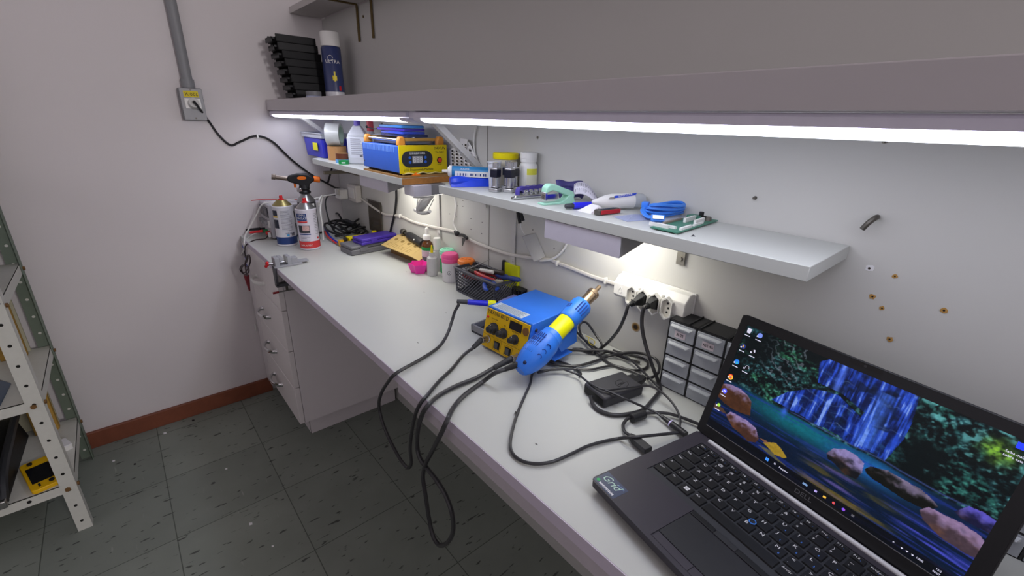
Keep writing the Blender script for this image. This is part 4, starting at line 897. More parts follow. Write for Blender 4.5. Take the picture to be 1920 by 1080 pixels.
def jar(label, x, y, r, lid, h, body='jar_white', lidh=.022, hex_='e2e0e4'):
    t = thing('jar', label, 'jar', (x, y, H))
    B().lathe([(0, 0), (r-.001, 0), (r, .002), (r, h-.002), (r-.002, h), (0, h)], 34).ob('body', mat(body, hex_, .4), t)
    l = B().lathe([(0, h+.0005), (r+.0012, h+.0005), (r+.0015, h+lidh*.45), (r+.0005, h+lidh*.5), (r+.0008, h+lidh*.75), (r-.003, h+lidh), (0, h+lidh)], 36).ob('lid', lid, t); return t, l
LG = mat('lid_mint', '8fe0bd', .4); LP = mat('lid_pink', 'ee5b9c', .4); LO = mat('lid_orange', 'f2832a', .4)
t, l = jar('mint green lidded jar behind the pink lidded jar', .928, -.024, .0225, LG, .073, lidh=.015)
o = B(); [o.box((.006*k, .004*k, .0883), (.012, .002, .0008), R(20)) for k in (-1, 1)]; o.ob('lid_embossing', mat('mint_dark', '4f9f84', .5), l)
wrap_patch(B(), .0225, to_cam((.928, -.024, H))-1.4, to_cam((.928, -.024, H))-.4, .012, .06, 8).ob('green_label', mat('label_green2', '2fa35d', .5), t)
t, l = jar('white jar with pink domed lid left of the black basket', .976, -.044, .0255, LP, .062, lidh=.026)
a = to_cam((.976, -.044, H))-.15
o = B(); P = [(.0258*math.cos(a+.22*math.cos(u)), .0258*math.sin(a+.22*math.cos(u)), .032+.0056*math.sin(u)) for u in [i*.4488 for i in range(14)]]
o.tube(P, .0006, 5, 2, closed=True); o.tube([(.0258*math.cos(a+.05*k), .0258*math.sin(a+.05*k), .032) for k in (-1, 1)], .0012, 5, 2); o.ob('round_emblem', INK, t)
t, l = jar('jar with flat orange lid between the pink lidded jar and the basket', 1.036, -.026, .0245, LO, .068, lidh=.013)
o = B(); [o.box((.006*k, .004*k, .0813), (.02, .002, .0008), R(15)) for k in (-1, 1)]; o.ob('lid_embossing', mat('orange_dark', 'b8571a', .5), l)

# black lattice basket
BX0, BX1, BY0, BY1, BZ = 1.060, 1.246, -.084, -.005, .0735
t = thing('basket', 'black plastic lattice basket full of hand tools', 'basket', ((BX0+BX1)/2, (BY0+BY1)/2, H))
BSK = mat('basket_charcoal', '50525c', .5); hx_, hy_ = (BX1-BX0)/2, (BY1-BY0)/2; tp = .006
def wall(A, Bb, C, D, nb):      # quad A B (bottom) C D (top): slanted bars between two solid bands
    o = B(); A, Bb, C, D = map(V, (A, Bb, C, D)); nrm = (Bb-A).cross(D-A).normalized()
    def at_(u, v): return A.lerp(Bb, u).lerp(D.lerp(C, u), v)
    def strip(u0, v0, u1, v1, u2, v2, u3, v3):
        q = [at_(u0, v0), at_(u1, v1), at_(u2, v2), at_(u3, v3)]; vs = [o.bm.verts.new(p+nrm*s*.0011) for s in (-1, 1) for p in q]
        for f in ((0, 1, 2, 3), (7, 6, 5, 4), (0, 4, 5, 1), (1, 5, 6, 2), (2, 6, 7, 3), (3, 7, 4, 0)): o.bm.faces.new([vs[i] for i in f])
    strip(0, 0, 1, 0, 1, .06, 0, .06); strip(0, .90, 1, .90, 1, 1, 0, 1); strip(0, 0, .018, 0, .018, 1, 0, 1); strip(.982, 0, 1, 0, 1, 1, .982, 1)
    asp = (Bb-A).length/(D-A).length; sl = .95/asp
    k = -sl
    while k < 1:
        lo_v, hi_v = .06, .90; u0, u1 = k, k+sl; 
        def cl(u, v, u2, v2): 
            return (u, v, u2, v2)
        a0, a1 = max(0, u0), min(1, u1)
        if a1 > a0+.005:
            va, vb = lo_v+(hi_v-lo_v)*(a0-u0)/sl, lo_v+(hi_v-lo_v)*(a1-u0)/sl; w_ = .024
            strip(a0, va, a1, vb, a1, min(.93, vb+w_*2.0), a0, va+w_*2.0)
        k += sl/nb
    return o
BK = [(-hx_+tp, -hy_+tp*.4), (hx_-tp, -hy_+tp*.4), (hx_-tp, hy_-tp*.3), (-hx_+tp, hy_-tp*.3)]; TPp = [(-hx_, -hy_), (hx_, -hy_), (hx_, hy_), (-hx_, hy_)]
for i, nb in ((0, 6.5), (1, 6), (2, 6.5), (3, 6)):
    j = (i+1) % 4; wall((*BK[i], .002), (*BK[j], .002), (*TPp[j], BZ), (*TPp[i], BZ), nb).ob('lattice_wall', BSK, t)
B().prism(BK, .0, .0025).ob('bottom', BSK, t)
o = B(); o.tube([(*p, BZ) for p in TPp], .003, 6, 1, closed=True, flat=(.0045, .0022)); o.ob('rim', BSK, t)
def tool(name, label, cat, a, c, parts):
    a, c = V(a), V(c); t = thing(name, label, cat, a); d = (c-a); L_ = d.length; d.normalize()
    for nm, m_, prof, n in parts: B().lathe([(r, z*L_) for r, z in prof], n, (0, 0, 0), d).ob(nm, m_, t)
    return t
HB = mat('handle_blue', '2d4fae', .4); HR = mat('handle_red', 'c02a34', .4)
zb = H+.062
tool('screwdriver', 'screwdriver with long blue handle sticking out right of the basket', 'screwdriver', (1.140, -.040, zb+.008), (1.275, -.022, zb+.019), [('shaft', STEEL, [(0, 0), (.0018, 0), (.0018, .4), (0, .4)], 10), ('handle', mat('handle_slate_blue', '36498f', .4), [(0, .36), (.005, .37), (.0075, .45), (.0078, .62), (.0055, .70), (.0062, .75), (.0068, .94), (.004, 1), (0, 1)], 18)])
tool('screwdriver', 'dark handled screwdriver lying across the back of the basket', 'screwdriver', (1.115, -.030, zb+.010), (1.222, -.035, zb+.026), [('shaft', STEEL, [(0, 0), (.002, 0), (.002, .4), (0, .4)], 10), ('handle', mat('handle_brown', '3a3230', .45), [(0, .38), (.0045, .40), (.0062, .5), (.0065, .95), (.0045, 1), (0, 1)], 18)])
tool('file', 'white handled tool lying over the pliers in the basket', 'tool', (1.110, -.048, zb+.012), (1.190, -.044, zb+.022), [('blade', STEEL, [(0, 0), (.0022, 0), (.003, .3), (0, .3)], 8), ('handle', WPLAS, [(0, .28), (.0045, .3), (.0055, .5), (.0055, .97), (.003, 1), (0, 1)], 16)])
def pliers(label, p, rz, m_, L_=.13, tilt=0):
    t = thing('pliers', label, 'pliers', p, rz); t.rotation_euler.x = tilt
    B().hull([(x, y, z) for x, y in ((0, -.008), (.012, -.010), (.045, -.003), (.045, .003), (.012, .010), (0, .008)) for z in (-.004, .004)]).ob('jaws', DSTEEL, t, bev=.001)
    for s in (-1, 1): B().tube([(.004, s*.006, 0), (-.02, s*.013, 0), (-.055, s*.016, 0), (-L_+.045, s*.011, 0)], lambda q: .0035+.0025*math.sin(math.pi*min(1, q*1.1)), 10, 5).ob('handle', m_, t)
    return t
pliers('red handled pliers lying on top in the basket', (1.125, -.050, zb+.008), R(184), HR)
pliers('blue handled cutters at the front of the basket', (1.190, -.062, zb+.0), R(150), HB, .11)
pliers('dark red pliers low in the left of the basket', (1.150, -.044, zb-.006), R(20), mat('handle_maroon', '7a2a34', .45), .11)
t = thing('tweezers', 'grey steel tweezers leaning up out of the left of the basket', 'tweezers', (1.090, -.058, zb+.006))
d = V((.052, .036, .036)); n = V((-.5, .8, 0)).normalized()
for s in (-1, 1): B().tube([(0, 0, 0), d*.5+n*s*.004, d], .0018, 6, 5, flat=(.0035, .0010)).ob('blade', STEEL, t)
t = thing('tweezers', 'white perforated strip standing beside the steel tweezers', 'strip', (1.082, -.062, zb+.002))
o = B().hull([(0, -.006, 0), (.004, .006, 0), (.05, .032, .030), (.047, .022, .030), (0, -.006, .001), (.004, .006, .001), (.05, .032, .031), (.047, .022, .031)]).ob('strip', PAPER, t)
o = B(); [o.box((.010+.0062*i, .006+.0036*i, .0092+.0040*i), (.003, .004, .0008), R(35)) for i in range(6)]; o.ob('holes', SEAM, t)
t = thing('paint_brush', 'short brush with pale bristles at the right end of the basket', 'brush', (1.20, -.058, zb+.005), R(25))
B().bx(-.035, .0, -.005, .005, -.003, .003).ob('handle', HB, t, bev=.001); B().bx(0, .01, -.006, .006, -.004, .004).ob('ferrule', STEEL, t, bev=.001); B().hull([(x, y, z) for x, y in ((.01, -.006), (.01, .006), (.03, .009), (.03, -.009)) for z in (-.003, .003)]).ob('bristles', mat('bristles_pale', 'c9c2ae', .8), t)
tag(B().tube([(1.105, -.014, zb+.002), (1.12, -.02, zb+.013), (1.13, -.012, zb+.008), (1.14, -.024, zb+.014), (1.15, -.014, zb+.006), (1.16, -.02, zb+.012), (1.17, -.012, zb)], .0022, 7, 6).ob('coiled_cord', BLACK), 'black curly cord lying at the back of the basket', 'cord')
t = thing('marker_pen', 'black marker standing upright behind the right of the basket', 'pen', (1.190, .0-.0075, H+.049))
B().lathe([(0, 0), (.0055, 0), (.0055, .058), (.004, .062), (0, .062)], 16).ob('barrel', BLACK, t); B().lathe([(.0058, .03), (.006, .031), (.006, .056), (.0045, .0635), (0, .0635)], 16).ob('cap', mat('pen_charcoal', '2b2d31'), t)
t = thing('sticky_notes', 'yellow pad standing against the wall behind the basket', 'sticky notes', (1.222, -.006, H+.040)); 
B().bx(-.030, .028, -.0035, .0045, 0, .068).ob('pad', mat('note_lime', 'd6dc12', .6), t, bev=.0005)
t = thing('grid_box', 'dark open grid box behind the basket end under the yellow pad', 'box', (1.266, -.012, H))
o = B(); o.bx(-.022, .018, -.012, .008, .0, .004); o.bx(-.022, .018, -.012, .008, .05, .054)
for i in range(4): o.bx(-.022+.0125*i, -.0195+.0125*i, -.012, -.009, .004, .05)
for i in range(3): o.bx(-.022, .018, -.0115, -.0095, .012+.012*i, .0145+.012*i)
o.bx(-.022, .018, .006, .008, 0, .054); o.ob('frame', mat('grid_dark', '24262b', .5), t)
t = thing('small_box', 'small violet blue box between the basket and the soldering station', 'box', (1.302, -.062, H), R(10))
B().bx(-.030, .024, -.032, .032, 0, .038).ob('carton', mat('box_violet', '4b4fb0', .5), t, bev=.001); B().bx(-.031, .025, -.033, .033, .038, .041).ob('lid', mat('box_violet_light', '8d92d8', .5), t, bev=.0005)
# ------------------------------------------------------------------ soldering and hot air station
AY, AB = mat('station_yellow', 'e0b400', .4), mat('station_blue', '2c6fd6', .4, bump=.06)
t = thing('soldering_station', 'blue soldering station with yellow front panel, knobs and display', 'soldering station', (1.380, -.212, H), R(4))
side = Mx(((0, 0, 1, 0), (1, 0, 0, 0), (0, 1, 0, 0), (0, 0, 0, 1)))        # profile (y,z) pushed along x
B().prism([(-.0195, .006), (.002, .092), (.155, .092), (.155, .006)], 0, .132, side).ob('housing', AB, t, bev=.0015)
for x in (.015, .117):
    for y in (.0, .14): B().cyl((x, y, 0), (x, y, .0065), .008).ob('foot', BLACK, t)
fo = V((0, -.0008, .092)); fd = V((0, -.0200, -.090)).normalized(); fn = V((0, -.976, .217))
def FPm(u, wd, k=0): return frame(fo+V((1, 0, 0))*u+fd*wd+fn*k, (1, 0, 0), -fd)
fp = B().box((0, 0, 0), (.127, .087, .002), 0, FPm(.066, .046, .0006)).ob('front_panel', AY, t, bev=.0006)
text('lettering', 'YAXUN 881D', .0125, FPm(.0375, .0095, .0018), INK, fp, sx=.86)
BRWN = mat('badge_brown', '7a5326', .5)
B().box((0, 0, 0), (.035, .0178, .0015), 0, FPm(.0925, .0172, .0017)).ob('display', mat('display_black', '14141c', .12), fp)
B().cyl((0, 0, 0), (0, 0, .0012), .0085, n=24, m=FPm(.1215, .0185, .0015)).ob('round_badge', BRWN, fp)
B().cyl((0, 0, 0), (0, 0, .002), .0026, n=14, m=FPm(.0097, .0218, .0015)).ob('indicator', RED, fp)
KN = mat('knob_black', '25272b', .4)
for u, wd, r in ((.033, .042, .0135), (.0625, .0425, .0112), (.0968, .0440, .0105)):
    k = B().lathe([(0, 0), (r, 0), (r, .003), (r*.78, .0045), (r*.72, .012), (r*.52, .0135), (r*.52, .019), (r*.4, .020), (0, .020)], 26, m=FPm(u, wd, .0015)).ob('knob', KN, fp)
    B().box((0, r*.6, .0128), (.0012, r*.3, .0005), 0, FPm(u, wd, .0015)).ob('pointer', WPLAS, k)
o = B()
for u, wd, r in ((.033, .042, .0165), (.0625, .0425, .0142), (.0968, .0440, .0135)):
    for i in range(11): a = R(225-27*i); o.box((r*math.cos(a), r*math.sin(a), .0002), (.0016, .0005, .0003), a, FPm(u, wd, .0016))
for u0, u1, wd in ((.004, .128, .0605), ): o.box((0, 0, 0), (u1-u0, .0005, .0003), 0, FPm((u0+u1)/2, wd, .0017))
for u, wd, w_, h_ in ((.0495, .0745, .023, .022), (.0835, .0755, .023, .022)):
    for s in (-1, 1): o.box((s*w_/2, 0, 0), (.0004, h_, .0003), 0, FPm(u, wd, .0017)); o.box((0, s*h_/2, 0), (w_, .0004, .0003), 0, FPm(u, wd, .0017))
o.ob('panel_marks', mat('panel_print', '6b5a1a', .6), fp)
for sx_, u, wd, s in ((1, .03, .0215, 'SOLDER TEMP'), (1, .0625, .0255, 'AIR'), (1, .0955, .0295, 'HOT AIR TEMP'), (1, .0925, .0055, 'HOT AIR')): text('lettering', s, .0032, FPm(u, wd, .0017), mat('panel_print', '6b5a1a'), fp)
for u, wd in ((.0495, .0745), (.0835, .0755)):
    k = B().box((0, 0, 0), (.0165, .0165, .002), 0, FPm(u, wd, .0018)).ob('switch_frame', BLACK, fp); B().box((0, 0, 0), (.010, .013, .0035), 0, FPm(u, wd, .003) @ Mx.Rotation(R(8), 4, 'X')).ob('rocker', mat('rocker_grey', '4b4c50', .3), k)
for u, wd in ((.0205, .0700), (.1145, .0765)):
    k = B().lathe([(0, 0), (.0085, 0), (.0085, .003), (.0072, .004), (.0072, .020), (.006, .021), (0, .021)], 20, m=FPm(u, wd, .0015)).ob('connector', mat('nickel', 'b4b0a8', .25, .9), fp)
o = B(); m_ = Mx.Translation((.0515, .019, .0922)) @ Mx.Rotation(R(0), 4, 'Z'); o.box((0, 0, 0), (.090, .028, .0004), 0, m_); q = o.ob('warning_label', mat('label_silver', 'b4c0cc', .5), t)
o = B()
for i in range(8): o.box((0, -.0105+.003*i, .0004), (.080-.006*(i % 3), .0007, .0002), 0, m_)
o.ob('small_print', mat('label_ink', '5a6a80', .6), q)
B().cyl((.1315, .012, .076), (.1345, .012, .076), .0035, n=12).ob('screw', DSTEEL, t); B().cyl((.1315, .145, .012), (.1345, .145, .012), .003, n=12).ob('screw', DSTEEL, t)
# cradle for the hot air gun
hb = mat('cradle_blue', '2f72dc', .4)
O2 = V((1.380, -.212, H)); rz4 = Mx.Rotation(R(-4), 3, 'Z')
def loc(px, py, xo):      # point of a line of sight on a plane beside the station, in the station's frame
    n = V((math.cos(R(4)), math.sin(R(4)), 0)); d = ray(px, py); p = CAM+d*(((O2+n*xo)-CAM).dot(n)/d.dot(n)); return rz4 @ (p-O2)
pts = [loc(px, py, .176) for px, py in ((1040, 640), (1060, 620), (1069, 625), (1072, 620), (1080, 612), (1081, 640), (1052, 660))]
B().prism([(p.y, max(.002, p.z)) for p in pts], .175, .177, side).bx(.132, .177, pts[0].y+.004, pts[4].y-.006, .018, .020).bx(.1325, .1345, .03, .13, .012, .07).ob('gun_cradle', hb, t, bev=.0006)
# hot air gun
ga, gn = V((1.552, -.270, .7745)), V((1.536, -.028, .886)); gd = (gn-ga); GL = gd.length; gd.normalize()
t = thing('hot_air_gun', 'blue and yellow hot air gun resting in the station cradle', 'hot air gun', ga)
GB = mat('gun_blue', '2f79e6', .4); GYY = mat('gun_yellow', 'dfe000', .4)
GP_ = lambda pr: [(r, z*GL) for r, z in pr]
B().lathe(GP_([(0, 0), (.011, 0), (.0145, .012), (.0190, .04), (.0250, .10), (.0282, .17), (.0288, .23), (.0270, .30), (.0238, .335), (.0242, .345), (.0232, .352), (.0222, .39), (.018, .40), (0, .40)]), 34, (0, 0, 0), gd).ob('rear_body', GB, t)
B().lathe(GP_([(.017, .385), (.0188, .39), (.0188, .56), (.017, .57)]), 34, (0, 0, 0), gd).ob('yellow_grip', GYY, t)
B().lathe(GP_([(0, .555), (.0195, .556), (.0222, .575), (.0215, .60), (.0228, .62), (.0228, .74), (.020, .765), (0, .768)]), 34, (0, 0, 0), gd).ob('front_collar', GB, t)
HOT = mat('nozzle_steel', 'b09a82', .28, .95, var=.12)
B().lathe(GP_([(0, .76), (.0122, .76), (.0122, .885), (.0134, .887), (.0134, .915), (.010, .922), (.0052, .935), (.0045, .94), (.0045, 1), (.0036, 1), (.0036, .95), (0, .95)]), 28, (0, 0, 0), gd).ob('nozzle', HOT, t)
# slots of the gun: dark inlays on the side turned to the room
side_ = gd.cross(V((0, 0, 1))).normalized(); up_ = side_.cross(gd)
def surf(s, a, r): return gd*s*GL + (side_*math.cos(a)+up_*math.sin(a))*r
SLOT = mat('slot_blue', '173a8a', .6)
o = B()
for row in range(4):
    for k in range(6):
        s0 = .125+.048*row; a = R(114-8.5*k); r = .0247+.0040*min(1, row/2.2); c0, c1 = surf(s0, a, r+.0006), surf(s0+.036, a, r+.0009+.0008)
        o.tube([c0, c1], .0011, 5, 1)
o.ob('vent_slots', SLOT, t)
for k in range(3):
    P = [surf(.14+.05*k+.03*math.cos(u)*.6, R(44)-.18+.18*math.sin(u), .0268+.0009*k+.0006) for u in (-1.5, -.8, 0, .8, 1.5)]; B().tube(P, .0009, 5, 3).ob('relief_arc', SLOT, t)
o = B()
for k in range(4): o.tube([surf(.635, R(60-15*k), .0229), surf(.735, R(60-15*k), .0229)], .0014, 5, 1)
for k in range(3): o.tube([surf(.63, R(122-11*k), .0226), surf(.67, R(122-11*k), .0229)], .0012, 5, 1)
o.ob('collar_slots', SLOT, t)
o = B().sph(surf(.045, R(62), .0185), .0038, 12); o.ob('screw_hole', mat('hole_navy', '0f1f4a', .7), t)
bd = (-gd+side_*.0+V((-.55, -.25, .1))).normalized(); bs = surf(.03, R(120), .010)
B().cyl(bs, bs+bd*.030, .0062, .0045, 14).ob('cable_boot', BLACK, t)
gun_boot = ga+bs+bd*.030
# soldering iron in its holder left of the station
t = thing('iron_stand', 'grey iron stand with tray left of the soldering station', 'stand', (1.338, -.150, H), R(4))
B().bx(-.032, .032, -.055, .045, 0, .005).ob('base', DGREY, t, bev=.001)
o = B()
for x0, x1, y0, y1 in ((-.032, .032, -.055, -.051), (-.032, .032, -.015, -.011), (-.032, -.028, -.055, -.011), (.028, .032, -.055, -.011)): o.bx(x0, x1, y0, y1, .005, .02)
o.ob('sponge_tray', GPLAS, t); B().bx(.008, .024, .018, .034, .005, .056).ob('post', DGREY, t)
ia, ic = V((1.284, -.2145, .8145)), V((1.352, -.100, .798)); idr = (ic-ia).normalized(); IL = (ic-ia).length
t = thing('soldering_iron', 'soldering iron with blue handle and yellow collar beside the station', 'soldering iron', ia)
B().lathe([(0, .012), (.0058, .012), (.0066, .016), (.0066, .062), (0, .062)], 20, (0, 0, 0), idr).ob('handle', mat('iron_blue', '2a2fd0', .35), t)
B().lathe([(0, .0615), (.0075, .0615), (.0085, .070), (.0085, .080), (0, .080)], 20, (0, 0, 0), idr).ob('collar', GYY, t); B().lathe([(0, .08), (.0035, .08), (.003, .125), (.0008, .14), (0, .14)], 16, (0, 0, 0), idr).ob('heating_tip', STEEL, t)
B().lathe([(0, .0125), (.006, .0125), (.0048, -.012), (0, -.012)], 16, (0, 0, 0), idr).ob('boot', mat('boot_grey', '3b3d42', .5), t)

# ------------------------------------------------------------------ cables of the station, hanging over the front edge
HY = DY-.012
def hang(*q): return [hy(px, py, HY-.002*(i % 2)) for i, (px, py) in enumerate(q)]
def desk(*q, z=.004): return [hz(px, py, H+z) for px, py in q]
CB = mat('cable_black', '343437', .32, var=.1)
stm = Mx.Translation((1.380, -.212, H)) @ Mx.Rotation(R(4), 4, 'Z')
def conpt(u, wd, k): return (stm @ FPm(u, wd, .0015+k)).to_translation()
t = thing('station_cable', 'black cable of the soldering iron hanging in a loop over the worktop edge', 'cable', (0, 0, 0))
c0, c1 = conpt(.0205, .0700, .0205), hz(887, 652, H+.017)
P = [ia-idr*.010, hz(860, 571, H+.066), hz(853, 584, H+.052), hz(847, 603, H+.034), hz(839, 626, H+.018), hz(827, 646, H+.008)]+desk((812, 659), (783, 677), (744, 699), z=.0045)+hang((727, 717), (714, 740), (711, 765), (722, 805), (745, 852), (763, 876), (771, 868), (769, 840), (772, 810), (778, 780), (788, 757))+[hz(802, 740, H+.0045)]+desk((823, 715), (847, 692), (865, 670), z=.0045)+[hz(876, 660, H+.010), c1+(c1-c0)*.15, c1]
B().tube(P, .0036, 9, 8).ob('cable', CB, t); B().cyl(c0, c1, .0065, .0048, 14).ob('plug_boot', mat('boot_black', '2a2b2e', .5), t)
t = thing('station_cable', 'thick black hose of the hot air gun hanging in the longest loop', 'cable', (0, 0, 0))
c0, c1 = conpt(.1145, .0765, .0205), hz(926, 690, H+.012)
P = [gun_boot, gun_boot+bd*.02]+desk((905, 716), (872, 740), (852, 762), z=.0055)+hang((838, 789), (826, 815), (808, 850), (797, 872), (793, 895), (798, 930), (804, 970), (812, 1005), (824, 1022), (838, 1018), (849, 998), (848, 965), (836, 930), (818, 900), (799, 876), (787, 858), (782, 835), (784, 805), (790, 782), (800, 763))+desk((822, 742), (855, 724), (890, 710), z=.0055)+[c1+(c1-c0)*.2, c1]
B().tube(P, .0043, 9, 8).ob('hose', CB, t); B().cyl(c0, c1, .0068, .0052, 14).ob('plug_boot', MATS['boot_black'], t)

# ------------------------------------------------------------------ socket strip with two plugs
t = thing('socket_strip', 'white wall socket strip with four hexagonal outlets', 'socket strip', (1.655, 0, .902))
SW = mat('strip_white', 'e3e3df', .35)
xp = Mx(((0, 0, 1, 0), (1, 0, 0, 0), (0, 1, 0, 0), (0, 0, 0, 1)))
B().prism([(-.001, -.026), (-.026, -.024), (-.033, -.018), (-.033, .008), (-.018, .022), (-.001, .022)], -.080, .080, xp).ob('body', SW, t, bev=.002)
B().bx(-.083, .083, -.004, -.001, -.028, .024).ob('back_plate', SW, t, bev=.001)
hexp = [(0, .0235), (.0115, .014), (.0115, -.014), (0, -.0235), (-.0115, -.014), (-.0115, .014)]
fr = Mx(((1, 0, 0, 0), (0, 0, -1, 0), (0, 1, 0, 0), (0, 0, 0, 1)))
SX = (-.032, -.006, .020, .046)
for x in SX:
    o = B(); m_ = Mx.Translation((x, -.033, -.009)) @ fr
    for i in range(6):
        (a, b_), (c, d_) = hexp[i], hexp[(i+1) % 6]
        vs = [o.bm.verts.new(m_ @ V(q)) for q in ((a, b_, 0), (c, d_, 0), (c, d_, .007), (a, b_, .007), (a*.84, b_*.84, 0.0005), (c*.84, d_*.84, .0005), (c*.84, d_*.84, .007), (a*.84, b_*.84, .007))]
        for f in ((0, 1, 2, 3), (3, 2, 6, 7), (7, 6, 5, 4)): o.bm.faces.new([vs[k] for k in f])
    s = o.ob('outlet_rim', SW, t); B().prism([(a*.85, b_*.85) for a, b_ in hexp], 0, .0006, m_).ob('outlet_face', mat('outlet_beige', 'cfcdc5', .45), s)
    if x in (SX[0], SX[3]):
        for dx, dz in ((0, .009), (.002, 0), (0, -.009)): B().cyl((x+dx, -.0334, -.009+dz), (x+dx, -.0342, -.009+dz), .0021, n=12).ob('pin_hole', INK, s)
for x in (-.019, .033): B().sph((x, -.031, .009), .004, 12, (1, .6, 1)).ob('cover_button', mat('button_grey', 'b9b9b6', .4), t)
B().tube([(-.066, -.0332, -.008), (-.062, -.0334, .0), (-.058, -.0332, -.008), (-.062, -.0333, -.011)], .0005, 5, 4, closed=True).ob('embossed_mark', mat('emboss_white', 'd2d2d0', .4), t)
def plug(lab, x, tgt, path, r, extra):
    t = thing('power_cord', lab, 'power cord', (0, 0, 0)); p = V((1.655+x, -.0365, .896)); e = V(tgt)
    d = (e-p).normalized(); k = B()
    k.hull([p+V((sx_*.0078, 0, sz*.013)) for sx_ in (-1, 1) for sz in (-1, 1)]+[p+V((sx_*.0078, -.010, sz*.009)) for sx_ in (-1, 1) for sz in (-1, 1)]+[p.lerp(e, .75)+V((sx_*.004, 0, sz*.0045)) for sx_ in (-1, 1) for sz in (-1, 1)]); k.ob('plug', mat('plug_black', '222326', .4), t, bev=.0015)
    k = B(); k.cyl(p.lerp(e, .7), e, .0052, .0042, 14)
    for i in range(3): k.cyl(p.lerp(e, .74+.09*i), p.lerp(e, .78+.09*i), .0062-.0005*i, .0062-.0005*i, 14)
    k.ob('strain_relief', MATS['plug_black'], t)
    B().tube([e-d*.004, e+d*.006]+path, r, 9, 8).ob('cable', CB, t); return t
e1 = hy(1182, 571, -.072); e2 = hy(1211, 575, -.068)
plug('black cord from the left plug down to the coil behind the station', SX[1], e1, [hy(1172, 592, -.08), hy(1160, 618, -.07), hy(1142, 640, -.055), hz(1124, 655, H+.006), hz(1112, 662, H+.005), hz(1090, 655, H+.005), hz(1074, 655, H+.0045)], .0033, 0)
plug('black cord from the right plug down beside the drawer box', SX[2], e2, [hy(1204, 592, -.075), hy(1204, 615, -.078), hy(1210, 645, -.078), hy(1221, 680, -.078), hz(1233, 712, H+.008), hz(1238, 727, H+.004), hz(1235, 736, H+.004), hz(1222, 752, H+.004), hz(1206, 768, H+.004), hz(1180, 776, H+.004), hz(1150, 778, H+.004), hz(1126, 771, H+.004), hz(1113, 760, H+.005), hz(1108, 747, H+.010), hz(1108, 742, H+.013)], .0036, 0)
# tangle of cords on the worktop
def cord(label, pts, r, m=CB, name='power_cord', sub=8):
    t = thing(name, label, 'cord', (0, 0, 0)); B().tube(pts, r, 9, sub).ob('cable', m, t); return t
t = cord('black cord tied in a standing loop with a yellow twist tie behind the gun', [hz(1078, 618, H+.012), hz(1092, 634, H+.01), hz(1108, 645, H+.008), hz(1122, 655, H+.008), hz(1128, 645, H+.02), hz(1115, 625, H+.035), hz(1102, 607, H+.045), hz(1092, 604, H+.045), hz(1086, 614, H+.035), hz(1092, 632, H+.016), hz(1108, 650, H+.010), hz(1124, 664, H+.008), hz(1140, 660, H+.006), hz(1160, 668, H+.006), hz(1200, 680, H+.005)], .0026)
q = hz(1108, 641, H+.016); B().tube([q+V((-.007, 0, .006)), q+V((0, -.008, .002)), q+V((.007, 0, -.006)), q+V((.004, .008, 0)), q+V((-.006, .004, .006)), q+V((-.012, -.006, .012))], .0009, 5, 6).ob('twist_tie', mat('tie_yellow', 'd8c84a', .5), t)
cord('black cord lying straight behind the charger', desk((1056, 656), (1122, 657), (1149, 660), (1180, 673), (1200, 691), (1220, 711), (1236, 727), z=.0125), .0024)
cord('thick black cord curving to the charger inlet', [*desk((1021, 680), (1053, 685.5), (1084, 685.5), (1113, 678), (1140, 668), z=.006), *desk((1169, 662), (1198, 662), z=.018), hz(1224, 669, H+.018), hz(1235, 682, H+.014), hz(1235, 697, H+.012), hz(1226, 706, H+.012), hz(1214, 710, H+.012)], .0029)
cord('black cord in a flat loop behind the charger', desk((1122, 661), (1131, 673), (1149, 684), (1176, 693), (1198, 694), (1213, 688), (1213, 677), (1198, 669), (1176, 664), (1149, 657), z=.0045), .0026)
cord('black cord winding from the gun past the charger', desk((1076, 692), (1104, 693), (1122, 690), (1144, 686), (1158, 687), (1180, 694), (1202, 703), (1209, 707), z=.0045), .0024)
cord('short black cord bending beside the hot air gun', desk((1022, 678), (1042, 677), (1062, 682), (1078, 690), (1089, 700), (1086, 705), z=.0045), .0024)
t = cord('laptop charging lead crossing over the charger to the laptop jack', [*desk((1076, 692), (1046, 693), (1016, 695), (1009, 699), (1016, 697.5), (1046.7, 691), (1069, 697), (1087, 704.5), z=.011), hz(1104, 717.8, H+.022), hz(1122, 726.7, H+.0265), hz(1144, 735, H+.0265), hz(1165, 744.5, H+.0265), hz(1191, 756, H+.018), hz(1216, 767, H+.010), hz(1231, 774, H+.010), hz(1244, 784, H+.010)], .0021, name='charging_lead')
a, c = hz(1242, 782, H+.010), hz(1286, 815, H+.010); d = (c-a).normalized()
B().cyl(a, a+d*.018, .0032, .0046, 14).cyl(a+d*.018, c, .0056, .0056, 16).ob('jack', mat('plug_black', '222326'), t); B().cyl(a+d*.018, a+d*.0205, .0059, .0059, 16).ob('white_ring', mat('ring_lilac', 'cfc4f0', .4), t)
cord('thin black lead arching from the charger to beside the laptop jack', [hz(1122, 728, H+.0275), hz(1140, 731, H+.0275), hz(1158, 729, H+.0275), hz(1187, 725.6, H+.0265), hz(1211, 723, H+.026), hz(1231, 729, H+.024), hz(1251, 744.5, H+.02), hz(1267, 764.5, H+.017), hz(1275, 784.5, H+.015), hz(1274, 802, H+.012)], .0021, name='charging_lead')
t = cord('data cable with a ferrite bead running to a plug in the laptop side', [*desk((1310, 795), (1276, 782), (1247, 774.5), (1212, 775), (1180, 784), (1172, 790), (1168, 798), (1171, 809), (1180, 816), z=.007)], .0028, name='data_cable')
a, c = hz(1184, 785, H+.0085), hz(1208, 776, H+.0085); B().cyl(a, c, .0078, .0078, 18).ob('ferrite_bead', mat('ferrite_black', '26272a', .45), t, bev=.0012)
